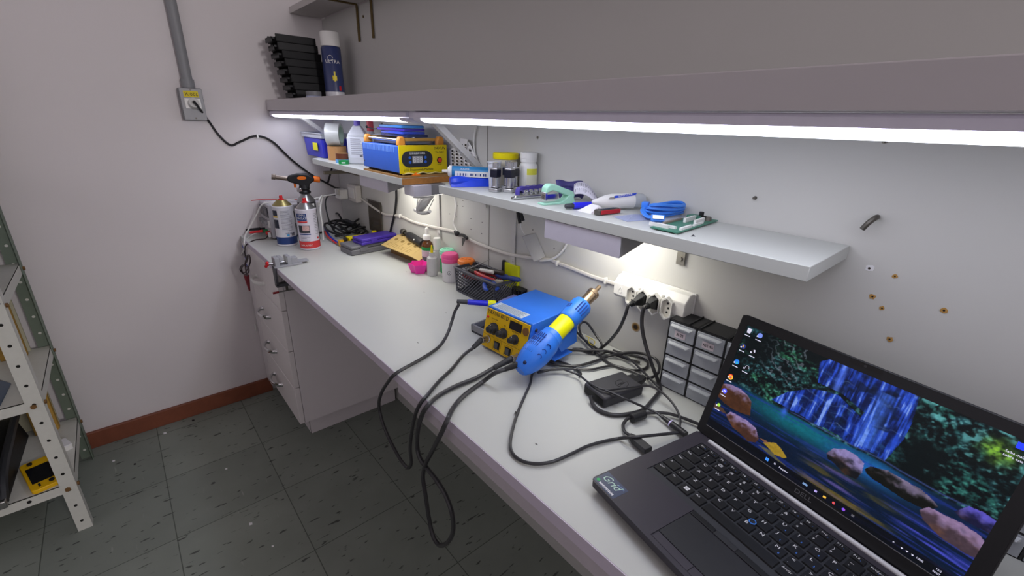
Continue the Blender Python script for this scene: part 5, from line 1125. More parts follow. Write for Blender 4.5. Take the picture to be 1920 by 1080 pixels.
a, c = hz(1180, 815.5, H+.008), hz(1216, 845, H+.010); d = (c-a).normalized(); m_ = frame(a, d, (0, 0, 1)); L_ = (c-a).length
B().hull([m_ @ V(q) for q in ((0, -.003, -.003), (0, -.003, .003), (0, .003, .003), (0, .003, -.003))]+[m_ @ V((.014, y, z)) for y in (-.0045, .0045) for z in (-.0075, .0075)]+[m_ @ V((L_, y, z)) for y in (-.0045, .0045) for z in (-.0075, .0075)]).ob('plug', mat('plug_dark', '303134', .45), t, bev=.001)
t = cord('long black cable looping over the empty worktop to the laptop', [hz(1004, 690, H+.004), *desk((998, 700), (994, 720), (985, 740), (973, 768), (963, 798), (957, 828), (960, 848), (976, 863), (1002, 869.5), (1035, 866), (1071, 851), (1100, 837), (1130, 828), (1160, 822), z=.004), hz(1182, 820, H+.014), hz(1215, 817, H+.014), hz(1245, 814, H+.01), hz(1272, 811, H+.008)], .0026, name='data_cable')
B().hull([hz(968, 778, H+.0005), hz(974, 776, H+.0005), hz(966, 771, H+.008), hz(964, 775, H+.0005), hz(972, 773, H+.006)]).ob('tag', mat('tag_grey', '6f706c', .6), t)
# charger brick
t = thing('laptop_charger', 'slim black laptop charger brick with a round logo', 'charger', (1.684, -.1535, H), R(-11.7))
CK = mat('charger_black', '35353a', .5, bump=.1)
B().bx(-.030, .030, -.047, .047, 0, .0215).ob('body', CK, t, bev=.005, seg=3); B().bx(-.0245, .026, -.0475, -.0465, .0035, .018).ob('cable_recess', mat('recess_black', '101012', .6), t)
m_ = Mx.Translation((.006, .014, .0216)) @ Mx.Rotation(R(103), 4, 'Z')
o = B(); o.tube([(.0125*math.cos(u)*1.0, .0115*math.sin(u), 0) for u in [i*.3927 for i in range(16)]], .0004, 5, 2, closed=True, m=m_); text_bm(o, 'DELL', .0075, m_, ext=.0003); o.ob('round_logo', mat('logo_dark', '0d0d0f', .25), t)
B().bx(-.016, .012, .047, .062, .003, .018).hull([(x, y, z) for x, y in ((-.013, .062), (.009, .062), (-.006, .082), (.002, .082)) for z in (.006, .015)]).ob('inlet_plug', mat('plug_black', '222326'), t, bev=.001)

# ------------------------------------------------------------------ small drawer organiser
t = thing('drawer_organizer', 'black organiser of small clear grey drawers against the wall', 'organizer', (1.722, -.056, H))
ORG = mat('organizer_black', '1c1d20', .5); DRW = mat('drawer_clear_grey', 'b0b6be', .25, alpha=.93); DRF = mat('drawer_lip', 'ccd2d8', .3)
NW, NH, CW, RH = 3, 4, .0525, .0347
o = B(); o.bx(0, NW*CW, .002, .053, NH*RH, NH*RH+.002).bx(0, NW*CW, .002, .053, 0, .002).bx(0, NW*CW, .051, .053, 0, NH*RH)
for i in range(NW+1): o.bx(i*CW-.0012, i*CW+.0012, 0, .053, 0, NH*RH+.002)
for j in range(NH+1): o.bx(0, NW*CW, 0, .053, j*RH-.001, j*RH+.001)
o.ob('frame', ORG, t)
for x in (.0365, .058, .108, .14): B().bx(x-.001, x+.001, 0, .053, NH*RH+.002, NH*RH+.0045).ob('rib', ORG, t)
for i in range(NW):
    for j in range(NH):
        x0, z0 = i*CW+.002, j*RH+.002; d = B().bx(x0, x0+CW-.004, -.0015, .047, z0, z0+RH-.004).ob('drawer', DRW, t, bev=.0008)
        B().hull([(x0+.004, -.0016, z0+RH-.007), (x0+CW-.008, -.0016, z0+RH-.007), (x0+.004, -.0016, z0+RH-.0125), (x0+CW-.008, -.0016, z0+RH-.0125), (x0+.005, -.009, z0+RH-.0085), (x0+CW-.016, -.009, z0+RH-.0085), (x0+.008, -.009, z0+RH-.0105), (x0+CW-.012, -.009, z0+RH-.0105)]).ob('handle', DRF, d)
        if j == 3 and i < 2:
            k = B().bx(x0+.012, x0+.033, -.0022, -.0016, z0+.004, z0+.0165).ob('paper_label', mat('label_lilac', 'd9cfd6', .7), d); text('lettering', ('A 02', 'A32 4G')[i], .0085 if i == 0 else .007, frame((x0+.0225, -.0024, z0+.0102), (1, 0, 0), (0, 0, 1)), INK, k, sx=.85)
# ------------------------------------------------------------------ laptop
import numpy as np
LX, LY, LT = 1.8939, -.2211, -.1991
t = LAP = thing('laptop', 'open black laptop showing a blue waterfall wallpaper at the right front of the worktop', 'laptop', (LX, LY, H), LT)
LB = mat('laptop_deck', '35323b', .45, var=.08, scale=25, bump=.06, bscale=900); LD = mat('laptop_recess', '33353a', .5); KEY = mat('key_black', '17181b', .42); LEG = mat('key_legend', 'dfe0e4', .5); LEGB = mat('key_legend_blue', '4d86e8', .5)
U0, U1, V0, V1, TZ = -.0565, .2705, -.1610, .0560, .0195
def rrect(x0, x1, y0, y1, r, n=5):
    P = []
    for cx, cy, a0 in ((x1-r, y1-r, 0), (x0+r, y1-r, 90), (x0+r, y0+r, 180), (x1-r, y0+r, 270)):
        P += [(cx+r*math.cos(R(a0+90*i/n)), cy+r*math.sin(R(a0+90*i/n))) for i in range(n+1)]
    return P
B().prism(rrect(U0+.003, U1-.003, V0+.005, V1-.001, .008), .003, .012).ob('bottom_cover', mat('laptop_bottom', '1e1e22', .5), t, bev=.003)
# deck with a sunk keyboard well
o = B(); KU0, KU1, KV0, KV1 = -.034, .249, -.0785, .0365
o.prism(rrect(U0, U1, V0, V1, .007), .0095, TZ-.0013)
L_ = [(KU0, KV1), (KU0, KV0), (KU0, V0), (U0+.006, V0), (U0+.0018, V0+.0018), (U0, V0+.006), (U0, V1-.004), (U0+.004, V1), (KU0, V1)]
o.prism(L_, TZ-.0013, TZ)
o.prism([(KU1, KV1), (KU1, V1), (U1-.004, V1), (U1, V1-.004), (U1, V0+.006), (U1-.0018, V0+.0018), (U1-.006, V0), (KU1, V0), (KU1, KV0)], TZ-.0013, TZ)
o.prism([(KU0, KV1), (KU0, V1), (KU1, V1), (KU1, KV1)], TZ-.0013, TZ)
o.prism([(KU0, V0), (KU0, KV0), (.046, KV0), (.046, V0)], TZ-.0013, TZ); o.prism([(.166, V0), (.166, KV0), (KU1, KV0), (KU1, V0)], TZ-.0013, TZ); o.prism([(.046, V0), (.046, -.1545), (.166, -.1545), (.166, V0)], TZ-.0013, TZ)
o.ob('base', LB, t)
B().bx(KU0, KU1, KV0, KV1, TZ-.0013, TZ-.0012).ob('keyboard_well', LD, t)
B().bx(.0468, .1652, -.1412, -.0885, TZ-.0013, TZ-.0003).ob('touchpad', mat('touchpad_grey', '2a2b2f', .4), t)
for x0, x1 in ((.0475, .0982), (.0988, .1160), (.1166, .1648)): B().bx(x0, x1, -.1540, -.1422, TZ-.0013, TZ-.0001).ob('touchpad_button', mat('pad_button', '3c3942', .4), t, bev=.0005)
for x0, x1, m_ in ((.047, .0795, KEY), (.0803, .1085, mat('pad_button_mid', '2c2d31', .45)), (.1093, .165, KEY)): B().bx(x0, x1, -.0870, -.0790, TZ-.0013, TZ+.0002).ob('pointer_button', m_, t, bev=.0006)
def key(u, v, w_, h_, s='', s2='', blue=''):
    z0 = TZ-.0012; k = B(); a, b_ = w_/2, h_/2
    k.hull([(u+x*a, v+y*b_, z0) for x in (-1, 1) for y in (-1, 1)]+[(u+x*(a-.0008), v+y*(b_-.0008), z0+.0021) for x in (-1, 1) for y in (-1, 1)])
    o = k.ob('key', KEY, t, bev=.0003)
    zt = z0+.00225; q = B(); small = len(s) > 1
    if s: text_bm(q, s, .0040 if small else .0062, Mx.Translation((u-a+.0018+(.0 if small else .0016), v+(b_-.0042 if h_ > .01 else .0008), zt)), 'LEFT', ext=.0001, sx=1.15)
    if s2: text_bm(q, s2, .0042, Mx.Translation((u-a+.0032, v-b_+.0045, zt)), 'LEFT', ext=.0001, sx=1.15)
    if s or s2: q.ob('legend', LEG, o, flat=True)
    else: q.bm.free()
    if blue: k2 = B(); text_bm(k2, blue, .0036, Mx.Translation((u+a*.35, v-(b_*.42 if h_ > .01 else .0010), zt)), 'CENTER', ext=.0001); k2.ob('function_legend', LEGB, o, flat=True)
    return o
S, KW, KH = .0190, .0166, .0158
for i, (a, c) in enumerate(zip(["'"]+list('1234567890-='), ['"']+list('!@#$%')+['\u00a8']+list('&*()_+'))): key(-.0245+S*i, .0148, KW, KH, c, a)
key(.2305, .0148, .0320, KH, 'Back'); key(-.0197, -.0040, .0245, KH, 'Tab')
for i, a in enumerate('QWERTYUIOP'): key(.0032+S*i, -.0040, KW, KH, a, '', '' if i < 6 else '456*'[i-6])
key(.1932, -.0040, KW, KH, '`'); key(.2122, -.0040, KW, KH, '{', '['); key(.2350, -.0040, .0235, KH, 'Enter')
key(-.0178, -.0228, .0285, KH, 'Fixa')
for i, a in enumerate('ASDFGHJKL\u00c7'): key(.0080+S*i, -.0228, KW, KH, a, '', {6: '1', 7: '2', 8: '3'}.get(i, ''))
key(.1980, -.0228, KW, KH, '^', '~'); key(.2170, -.0228, KW, KH, '}', ']')
key(-.0222, -.0414, .0205, KH, '^'); 
for i, a in enumerate(['|', 'Z', 'X', 'C', 'V', 'B', 'N', 'M', '<', '>', ':', '?']): key(-.002+S*i, -.0414, KW, KH, a, {0: '\\', 8: ',', 9: '.', 10: ';', 11: '/'}.get(i, ''), '0' if a == 'M' else '')
key(.2330, -.0414, .028, KH, '^')
for u, w_, s in ((-.0218, .0212, 'Ctrl'), (-.0010, KW, 'Fn'), (.0186, KW, ''), (.0380, KW, 'Alt'), (.0948, .0935, ''), (.1520, KW, 'AltGr'), (.1710, KW, 'Ctrl')): 
    k = key(u, -.0603, w_, KH, s)
    if w_ == KW and not s:
        q = B()
        for x in (-1, 1):
            for y in (-1, 1): q.box((u+.0017*x, -.0595+.0017*y, TZ+.0011), (.0029, .0029, .0002))
        q.ob('window_mark', LEG, k)
for u, v, s in ((.1905, -.0645, '<'), (.2095, -.0645, 'v'), (.2285, -.0645, '>'), (.2095, -.0560, '^')): key(u, v, KW, .0072, s)
for i, s in enumerate(['Esc']+['F%d' % k for k in range(1, 13)]+['PrtScr', 'Insert', 'Delete']):
    u = -.0243 if i == 0 else -.0078+.01725*(i-1); key(u, .0293, .0148, .0092, s, '', 'o' if i in (0,) else '-' if 0 < i < 16 else '')
B().lathe([(0, 0), (.0036, 0), (.0042, .0022), (.0032, .0026), (.0024, .002), (0, .002)], 24, (.0937, -.0316, TZ-.0005)).ob('pointing_stick', mat('stick_black', '1d2230', .5), t)
B().tube([(.0937+.0038*math.cos(u), -.0316+.0038*math.sin(u), TZ+.0017) for u in [i*.5236 for i in range(12)]], .0007, 6, 2, closed=True).ob('pointing_stick_ring', mat('stick_blue', '3f86e8', .4), t)
B().cyl((-.030, .0478, TZ+.0015), (.244, .0478, TZ+.0010), .0032, .0032, 16).ob('hinge_bar', mat('hinge_grey', 'cdced2', .35, .1), t)
# sticker on the palm rest
st_ = B().bx(-.0545, -.0150, -.1585, -.1315, TZ, TZ+.0002).ob('palm_sticker', mat('sticker_slate', '3f4a66', .35, alpha=.96), t)
text('lettering', 'Grid', .0165, Mx.Translation((-.0375, -.1415, TZ+.0003)), mat('sticker_mint', 'b9d8c8', .5), st_, sx=.95, shear=.35)
text('lettering', 'SUPER', .0042, Mx.Translation((-.0235, -.1365, TZ+.0003)), mat('sticker_blueprint', '7f9ac8', .5), st_)
B().cyl((-.0500, -.1530, TZ+.0002), (-.0500, -.1530, TZ+.0004), .0026, n=18).ob('green_dot', mat('dot_green', '33a860', .5), st_)
o = B(); [o.bx(-.0455+.0022*i, -.0440+.0022*i, -.1560, -.1528, TZ+.0002, TZ+.0003) for i in range(12)]; o.ob('small_print', LEG, st_)
# lid
TL = R(17); hv, hz_ = .054, .018
lm = Mx.Translation((0, hv, hz_)) @ Mx.Rotation(R(90)-TL, 4, 'X')     # lid plane: x along, y up the lid, z towards the user
LU0, LU1, LH = -.0600, .2672, .2005
lid = B().prism([(x, y) for x, y in rrect(LU0, LU1, .002, LH, .007)], -.0062, 0, lm).ob('lid', mat('lid_black', '232427', .5, bump=.05, bscale=900), t, bev=.0012)
AU0, AU1, AW0, AW1 = -.047, .252, .0195, .187
o = B()
for x0, x1, y0, y1 in ((LU0+.0015, LU1-.0015, AW1, LH-.0015), (LU0+.0015, LU1-.0015, .004, AW0-.0008), (LU0+.0015, AU0, AW0-.0008, AW1), (AU1, LU1-.0015, AW0-.0008, AW1)): o.bx(x0, x1, y0, y1, 0, .0009, lm)
o.ob('bezel', mat('bezel_black', '141518', .4), lid)
B().bx(AU0, AU1, AW0-.0009, AW0-.0001, .0002, .0011, lm).ob('bright_strip', mat('strip_bright', '8b8c90', .25, .5), lid)  # thin brighter strip below the active screen area
B().prism(rrect(.0865, .1215, .1930, .1985, .0026), .0009, .0012, lm).ob('camera_slot', mat('slot_black', '060607', .3), lid)
B().cyl((.104, .1957, .0012), (.104, .1957, .0014), .0016, n=16, m=lm).ob('camera_lens', GLS, lid)
text('lettering', 'DELL', .0085, lm @ Mx.Translation((.1035, .0115, .0010)), mat('logo_silver', '77787c', .3, .6), lid, sx=1.15)

# ---- what the screen shows: colours computed on a fine grid of the screen's own mesh
NX, NY = 460, 258
rng = np.random.default_rng(4)
def vnoise(fx, fy, seed):
    g = np.random.default_rng(seed).random((int(fy)+3, int(fx)+3)); x = np.linspace(0, fx, NX); y = np.linspace(0, fy, NY)
    xi, yi = x.astype(int), y.astype(int); xf, yf = x-xi, y-yi; xf = xf*xf*(3-2*xf); yf = yf*yf*(3-2*yf)
    a = g[np.ix_(yi, xi)]; b = g[np.ix_(yi, xi+1)]; c = g[np.ix_(yi+1, xi)]; d = g[np.ix_(yi+1, xi+1)]
    xf = xf[None]; yf = yf[:, None]; return (a*(1-xf)+b*xf)*(1-yf)+(c*(1-xf)+d*xf)*yf
def fbm(fx, fy, seed, n=4): return sum(vnoise(fx*2**i, fy*2**i, seed+i)*.5**i for i in range(n))/sum(.5**i for i in range(n))
SS, TT = np.meshgrid(np.linspace(0, 1, NX), np.linspace(0, 1, NY))
def rgb(h): return np.array([int(h[i:i+2], 16)/255 for i in (0, 2, 4)])
img = np.zeros((NY, NX, 3))
def lay(mask, colr):
    global img
    m_ = np.clip(mask, 0, 1)[..., None]; img = img*(1-m_)+colr*m_
def inside(P, soft=0):
    x = SS+ (fbm(14, 8, 91)-.5)*.012; y = TT+(fbm(14, 8, 95)-.5)*.02; r_ = np.zeros_like(SS, bool); n = len(P)
    for i in range(n):
        (x1, y1), (x2, y2) = P[i], P[(i+1) % n]
        if y1 == y2: continue
        r_ ^= ((y1 > y) != (y2 > y)) & (x < (x2-x1)*(y-y1)/(y2-y1)+x1)
    return r_.astype(float)
sm = lambda a, b, x: np.clip((x-a)/(b-a), 0, 1)**2*(3-2*np.clip((x-a)/(b-a), 0, 1))
# forest
f1, f2, f3 = fbm(9, 6, 1), fbm(40, 26, 11, 3), fbm(90, 60, 21, 2)
leaf = np.clip((f2*.55+f3*.45-.42)*3.2, 0, 1)*sm(.30, .68, f1)
img[:] = rgb('061012'); lay(leaf, rgb('2c626c')); lay(leaf*sm(.5, .7, fbm(6, 5, 31))*.9, rgb('2f7a3c')); lay(sm(.62, .75, f3)*leaf*.6, rgb('6fb0b0'))
tw = sm(.75, .95, np.sin(70*(SS*1.2+TT*.9)+9*f2))*sm(.08, .2, SS)*(SS < .3)*(TT > .68)*.55; lay(tw, rgb('8a8f9e'))
R1 = (SS > .70)*sm(.45, .62, fbm(12, 9, 41))*leaf; lay(R1*.6, rgb('2c7a62')); lay(np.exp(-((SS-.93)/.04)**2-((TT-.88)/.06)**2)*f3*1.6, rgb('8fc83a'))
lay((SS > .70)*sm(.62, .80, fbm(20, 14, 47, 2))*sm(.5, .6, f2)*.8, rgb('63b0b4'))
# water
wl = .487+.03*(fbm(6, 1, 51)-.5)
wat = sm(0, .02, wl-TT); st_n = fbm(6, 70, 61, 3)
pool = np.zeros((NY, NX, 3))+rgb('081a33'); k = np.exp(-((TT-.42)/.09)**2)*np.exp(-((SS-.38)/.28)**2); pool = pool*(1-k[..., None])+rgb('0f6f7c')*k[..., None]
k = np.exp(-((TT-.40)/.08)**2)*np.exp(-((SS-.66)/.14)**2); pool = pool*(1-k[..., None])+rgb('1f6fc0')*k[..., None]
k = sm(.5, .75, st_n)*.5; pool = pool*(1-k[..., None])+rgb('2438a8')*k[..., None]
k = sm(.42, .66, fbm(8, 30, 66, 3))*sm(.34, .12, TT)*sm(.40, .52, SS)*sm(.86, .70, SS)*.9; pool = pool*(1-k[..., None])+rgb('6a5a26')*k[..., None]
k = sm(.5, .78, fbm(5, 44, 69, 3))*sm(.38, .2, TT)*sm(.38, .5, SS)*.75*sm(.75, .6, SS); pool = pool*(1-k[..., None])+rgb('6a5aa8')*k[..., None]
k = sm(.48, .7, fbm(5, 60, 79, 3))*sm(.30, .18, TT)*sm(.72, .85, SS); pool = pool*(1-k[..., None])+rgb('4a4fc8')*k[..., None]
img = img*(1-wat[..., None])+pool*wat[..., None]
lay(np.exp(-((TT-wl-.005)/.006)**2)*sm(.3, .36, SS)*.7, rgb('4a5ca8'))
# falls
F1 = [(.350, .95), (.40, 1.05), (.69, 1.05), (.700, .90), (.705, .70), (.69, .50), (.545, .50), (.565, .74), (.47, .80), (.38, .80)]; F2 = [(.235, .50), (.285, .62), (.372, .74), (.46, .78), (.56, .70), (.58, .50)]
for P, cover in ((F1, .8), (F2, .75)):
    m_ = inside(P); stk = fbm(120, 5, 71, 3); stk2 = fbm(70, 9, 77, 2)
    lay(m_*(.45+.5*f1), rgb('0b1c66')); lay(m_*sm(.38, .62, stk*.6+stk2*.4)*cover, rgb('2f5cf2')); lay(m_*sm(.56, .74, stk)*sm(.45, .6, stk2)*.9, rgb('8fb2ff'))
    lay(m_*sm(.60, .7, fbm(16, 10, 81, 3))*.7, rgb('071226'))
for t0_, s0_, s1_, s2_ in ((.885, .37, .50, .6), (.86, .56, .69, .5), (.70, .30, .56, .8), (.64, .27, .57, .6), (.56, .26, .56, .8), (.70, .56, .70, .6)):
    lay(np.exp(-((TT-t0_-.03*np.sin(SS*40)*.4-(f2-.5)*.05)/.004)**2)*(SS > s0_)*(SS < s1_)*s2_*.45*f2*1.6, rgb('a9c4ff'))
lay(np.exp(-((SS-.61)/.028)**2)*(TT > .52)*(TT < .93)*(.35+.5*fbm(90, 3, 88, 2))*.8, rgb('5a8cff')); lay(np.exp(-((SS-.445)/.012)**2)*(TT > .80)*(TT < 1)*.7, rgb('5f84ff'))
lay(np.exp(-((SS-.305)/.012)**2-((TT-.47)/.05)**2)*.8, rgb('3f6cf0'))
# rocks
RK = [([(-.02, .398), (.033, .448), (.088, .456), (.126, .439), (.157, .406), (.18, .288), (.149, .27), (.105, .254), (.046, .261), (-.02, .300)], '9a84b4', '4a2c1c', .40),
      ([(.076, .181), (.09, .225), (.136, .234), (.183, .232), (.226, .219), (.254, .152), (.248, .107), (.215, .078), (.17, .100), (.125, .112)], '9c86b8', '4a2e24', .17),
      ([(.512, .346), (.526, .40), (.561, .438), (.604, .438), (.638, .411), (.644, .347), (.637, .284), (.598, .272), (.547, .303), (.523, .309)], '9488c0', '14161c', .345),
      ([(.647, .376), (.659, .416), (.709, .453), (.755, .453), (.808, .45), (.856, .421), (.872, .398), (.847, .342), (.787, .335), (.739, .340), (.692, .344), (.658, .354)], '8c7f9e', '10120f', .415),
      ([(.834, .323), (.85, .369), (.897, .380), (.94, .39), (.987, .373), (1.02, .322), (1.02, .25), (.969, .235), (.911, .240), (.853, .274)], '9a7fa8', '4a3a44', .315),
      ([(.909, .427), (.932, .50), (.968, .506), (1.02, .495), (1.02, .42), (.973, .411), (.928, .413)], '5f58c8', '17183a', .445)]
for P, top, bot, tm in RK:
    m_ = inside(P); k = sm(tm-.015, tm+.06, TT+(f2-.5)*.10+(SS-P[0][0])*.12); lay(m_, rgb(bot)); lay(m_*k, rgb(top)); lay(m_*sm(.48, .8, f1*.6+f2*.4)*(1-k)*.55, rgb('7a4c2c')); lay(m_*sm(.6, .8, f2)*k*.4, rgb('5d5470'))
lay(inside([(.276, .141), (.324, .199), (.355, .178), (.392, .139), (.383, .118), (.342, .103)]), rgb('a88a2a')); lay(inside([(.26, .10), (.32, .115), (.36, .09), (.42, .07), (.36, .075), (.30, .085)])*.7, rgb('7a7038'))
lay(inside([(.255, .16), (.285, .17), (.315, .15), (.28, .148)])*.8, rgb('a06a4a')); lay(inside([(-.01, .22), (.05, .215), (.08, .19), (.0, .17)])*.8, rgb('6a4a34'))
# task bar
lay(sm(.078, .072, TT)*.80, rgb('08090c'))
img = img*(.80+.2*f3[..., None])
linr = np.where(img <= .04045, img/12.92, ((img+.055)/1.055)**2.4)
def screen_mesh():
    me = bpy.data.meshes.new('screen'); x = np.linspace(AU0, AU1, NX); y = np.linspace(AW0, AW1, NY); X, Y = np.meshgrid(x, y)
    co = np.stack([X.ravel(), Y.ravel(), np.full(X.size, .0006)], -1); A = np.array(lm)[:3]; co = co @ A[:, :3].T + A[:, 3]
    idx = np.arange(NX*NY).reshape(NY, NX); q = np.stack([idx[:-1, :-1].ravel(), idx[:-1, 1:].ravel(), idx[1:, 1:].ravel(), idx[1:, :-1].ravel()], -1)
    me.vertices.add(len(co)); me.vertices.foreach_set('co', co.ravel()); me.loops.add(q.size); me.loops.foreach_set('vertex_index', q.ravel())
    me.polygons.add(len(q)); me.polygons.foreach_set('loop_start', np.arange(0, q.size, 4)); me.update(calc_edges=True)
    ca = me.color_attributes.new('picture', 'FLOAT_COLOR', 'POINT'); ca.data.foreach_set('color', np.concatenate([linr.reshape(-1, 3), np.ones((NX*NY, 1))], -1).ravel())
    m = bpy.data.materials.new('lit_screen'); m.use_nodes = True; nt = m.node_tree; b = nt.nodes['Principled BSDF']; at = nt.nodes.new('ShaderNodeAttribute'); at.attribute_name = 'picture'
    b.inputs['Base Color'].default_value = (.004, .004, .005, 1); b.inputs['Roughness'].default_value = .25; b.inputs['Specular IOR Level'].default_value = .2
    nt.links.new(at.outputs['Color'], b.inputs['Emission Color']); b.inputs['Emission Strength'].default_value = 1.0; me.materials.append(m)
    o = bpy.data.objects.new('screen', me); col.objects.link(o); o.parent = lid; return o
screen_mesh()
def glow(name, h, es=.9): return mat(name, h, .5, emit=h, es=es)
GW = glow('glow_white', 'd6d6ea', .7)
def sp(s, tt, k=.0009): return lm @ Mx.Translation((AU0+s*(AU1-AU0), AW0+tt*(AW1-AW0), k))
def disc(s, tt, r, m, name='icon', n=18): return B().lathe([(0, 0), (r, 0), (r, .0001), (0, .0001)], n, m=sp(s, tt)).ob(name, m, lid)
def label(s, tt, w_=.010, n=1):
    o = B()
    for i in range(n): o.box((0, -.0022*i, 0), (w_*(1-.25*i), .0011, .0001), 0, sp(s, tt))
    o.ob('icon_caption', GW, lid)
IC = [('bin', .019, .958, GW, .0030), ('round', .076, .957, glow('glow_periwinkle', '6f86d8'), .0036), ('ring', .022, .811, glow('glow_navy', '1f2c6a'), .0036), ('dark', .077, .805, glow('glow_black', '07070c'), .0038),
      ('swirl', .021, .659, glow('glow_blue', '1f6fd0'), .0038), ('headset', .076, .652, glow('glow_black', '07070c'), .0038), ('wheel', .021, .512, glow('glow_red', 'd8452e'), .0038), ('round', .021, .367, glow('glow_indigo', '4b4fe0'), .0038), ('arc', .021, .224, glow('glow_lime', '8fc63a'), .0026)]
for nm, s, tt, m_, r in IC:
    if nm == 'bin': B().hull([sp(s, tt) @ V(q) for q in ((-.0026, -.0036, 0), (.0026, -.0036, 0), (.0034, .0036, 0), (-.0034, .0036, 0), (0, 0, .0001))]).ob('icon', m_, lid)
    else: disc(s, tt, r, m_)
    label(s, tt-.045 if tt > .2 else tt-.04, .0085)
    if nm != 'bin': B().box((-.0030, -.0022, .0002), (.0022, .0022, .0001), 0, sp(s, tt)).ob('shortcut_mark', GW, lid)
disc(.021, .512, .0016, glow('glow_blue', '1f6fd0'), 'icon_core'); B().lathe([(.0018, .0001), (.0036, .0001), (.0036, .0002), (.0018, .0002)], 20, m=sp(.0225, .505)).ob('icon_ring', glow('glow_amber', 'e0b030'), lid)
text('icon_letter', 'R', .0052, sp(.022, .811, .0011), glow('glow_amber', 'e0b030'), lid); disc(.0235, .652, .0018, glow('glow_green', '46c07a'), 'icon_core')
B().hull([sp(.078, .81) @ V(q) for q in ((-.0012, .002, .0002), (.0016, .0022, .0002), (.0022, -.0016, .0002), (.0002, -.0012, .0002), (0, 0, .0003))]).ob('icon_core', GW, lid)
B().tube([sp(.079, .655) @ V((.0026*math.cos(u), .0026*math.sin(u), .0003)) for u in (-.4, .4, 1.2, 2, 2.8, 3.5)], .0003, 4, 3).ob('icon_ring', GW, lid)
B().box((0, 0, .0002), (.0034, .0024, .0001), 0, sp(.0215, .368)).ob('icon_core', GW, lid)
o = B()
for x in (-1, 1):
    for y in (-1, 1): o.box((.0011*x, .0011*y, .0001), (.0020, .0020, .0001), 0, sp(.322, .039))
o.ob('start_icon', glow('glow_startblue', '3f8cf0'), lid)
text('lettering', 'Pesquisar', .0032, sp(.378, .039, .0010), GW, lid, align='LEFT'); B().tube([sp(.358, .043) @ V((.0011*math.cos(u), .0011*math.sin(u), .0002)) for u in (0, 1.05, 2.1, 3.14, 4.2, 5.25)], .0002, 4, 2, closed=True).ob('search_icon', GW, lid)
for s, h, w_ in ((.493, '6f8fb8', .006), (.537, 'a89ad8', .0030), (.572, 'e0b040', .0034), (.607, 'd8452e', .0032), (.644, '7a4fe0', .0036), (.678, '55555c', .0030)):
    k = B(); k.box((0, 0, .0001), (w_, .0026, .0001), 0, sp(s, .038)) if h not in ('d8452e', '7a4fe0') else k.lathe([(0, 0), (w_/2, 0), (w_/2, .0001), (0, .0001)], 16, m=sp(s, .038)); k.ob('taskbar_icon', glow('glow_'+h, h, .8), lid)
disc(.607, .038, .0007, glow('glow_blue', '1f6fd0'), 'icon_core'); disc(.647, .04, .0008, glow('glow_red', 'd8452e'), 'icon_core')
for s, tx, z_ in ((.814, '^', .0040), (.893, '100%', .0030), (.945, '15:2', .0028)): text('lettering', tx, z_, sp(s, .037 if tx != '15:2' else .048, .0010), GW, lid)
text('lettering', '06/07', .0028, sp(.943, .024, .0010), GW, lid)
for s in (.84, .856, .872): B().hull([sp(s, .036) @ V(q) for q in ((-.0012, .0008, 0), (.0012, .0008, 0), (0, -.0012, 0), (0, 0, .0001))]).ob('status_icon', GW, lid)
B().box((0, .0008, .0001), (.0075, .0050, .0001), 0, sp(.968, .962)).box((0, -.0022, .0001), (.0075, .0022, .0001), 0, sp(.968, .962)).ob('icon', glow('glow_royal', '2038e8'), lid); disc(.968, .97, .0012, GW, 'icon_core')
text('lettering', 'Saiba mais', .0034, sp(.963, .905, .0010), GW, lid); text('lettering', 'sobre esta', .0034, sp(.963, .880, .0010), GW, lid)

# second drawer organiser beyond the laptop
c = copy_tree([o for o in bpy.data.objects if o.name == 'drawer_organizer'][0]); c.location = (2.150, -.056, H); c['label'] = 'second black and grey drawer organiser, at the right edge behind the laptop screen'
for ch in [x for x in bpy.data.objects if x.parent == c]:
    for g in [x for x in bpy.data.objects if x.parent == ch and (x.name.startswith('paper_label'))]:
        for q in [x for x in bpy.data.objects if x.parent == g]: bpy.data.objects.remove(q)
        bpy.data.objects.remove(g)
# ------------------------------------------------------------------ steel rack at the left edge of the view
RW = mat('rack_white', 'c9cac2', .5, var=.06); RD = mat('rack_back_shaded', '6d7a6c', .6)  # far post darker and greener: its shade is put into the colour
RX0, RX1, RY = .030, .466, -1.052
t = thing('steel_rack', 'white bolted steel shelving rack at the left edge of the photo', 'rack', (.25, -1.5, 0))
def lx(x): return x-.25
def ly(y): return y+1.5
RUSTB = mat('rusty_bolt', '7a5a34', .7, .3, var=.4, scale=300)
def post(x, sx, m):       # L section: one leg along y on the outer side, one along x at the end
    o = B(); o.bx(lx(x)-.001, lx(x)+.001, ly(RY-.034), ly(RY), 0, 1.5); o.bx(lx(x), lx(x)-sx*.030, ly(RY)-.002, ly(RY), 0, 1.5); o.ob('post', m, t)
    h = B()
    for i in range(24):
        z = .035+.060*i; h.cyl((lx(x)+.0011*1, ly(RY-.018), z), (lx(x)+.0016, ly(RY-.018), z), .0042, n=10)
    h.ob('bolt_holes', mat('hole_black', '151512', .9) if x > .3 else mat('hole_light', 'd9dad2', .7), t)
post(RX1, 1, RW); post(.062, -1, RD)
o = B(); o.bx(lx(RX1)-.001, lx(RX1)+.001, ly(-2.0), ly(-1.966), 0, 1.5); o.bx(lx(.062)-.001, lx(.062)+.001, ly(-2.0), ly(-1.966), 0, 1.5); o.ob('post', RW, t)
SZ = (.176, .466, .757, 1.05)
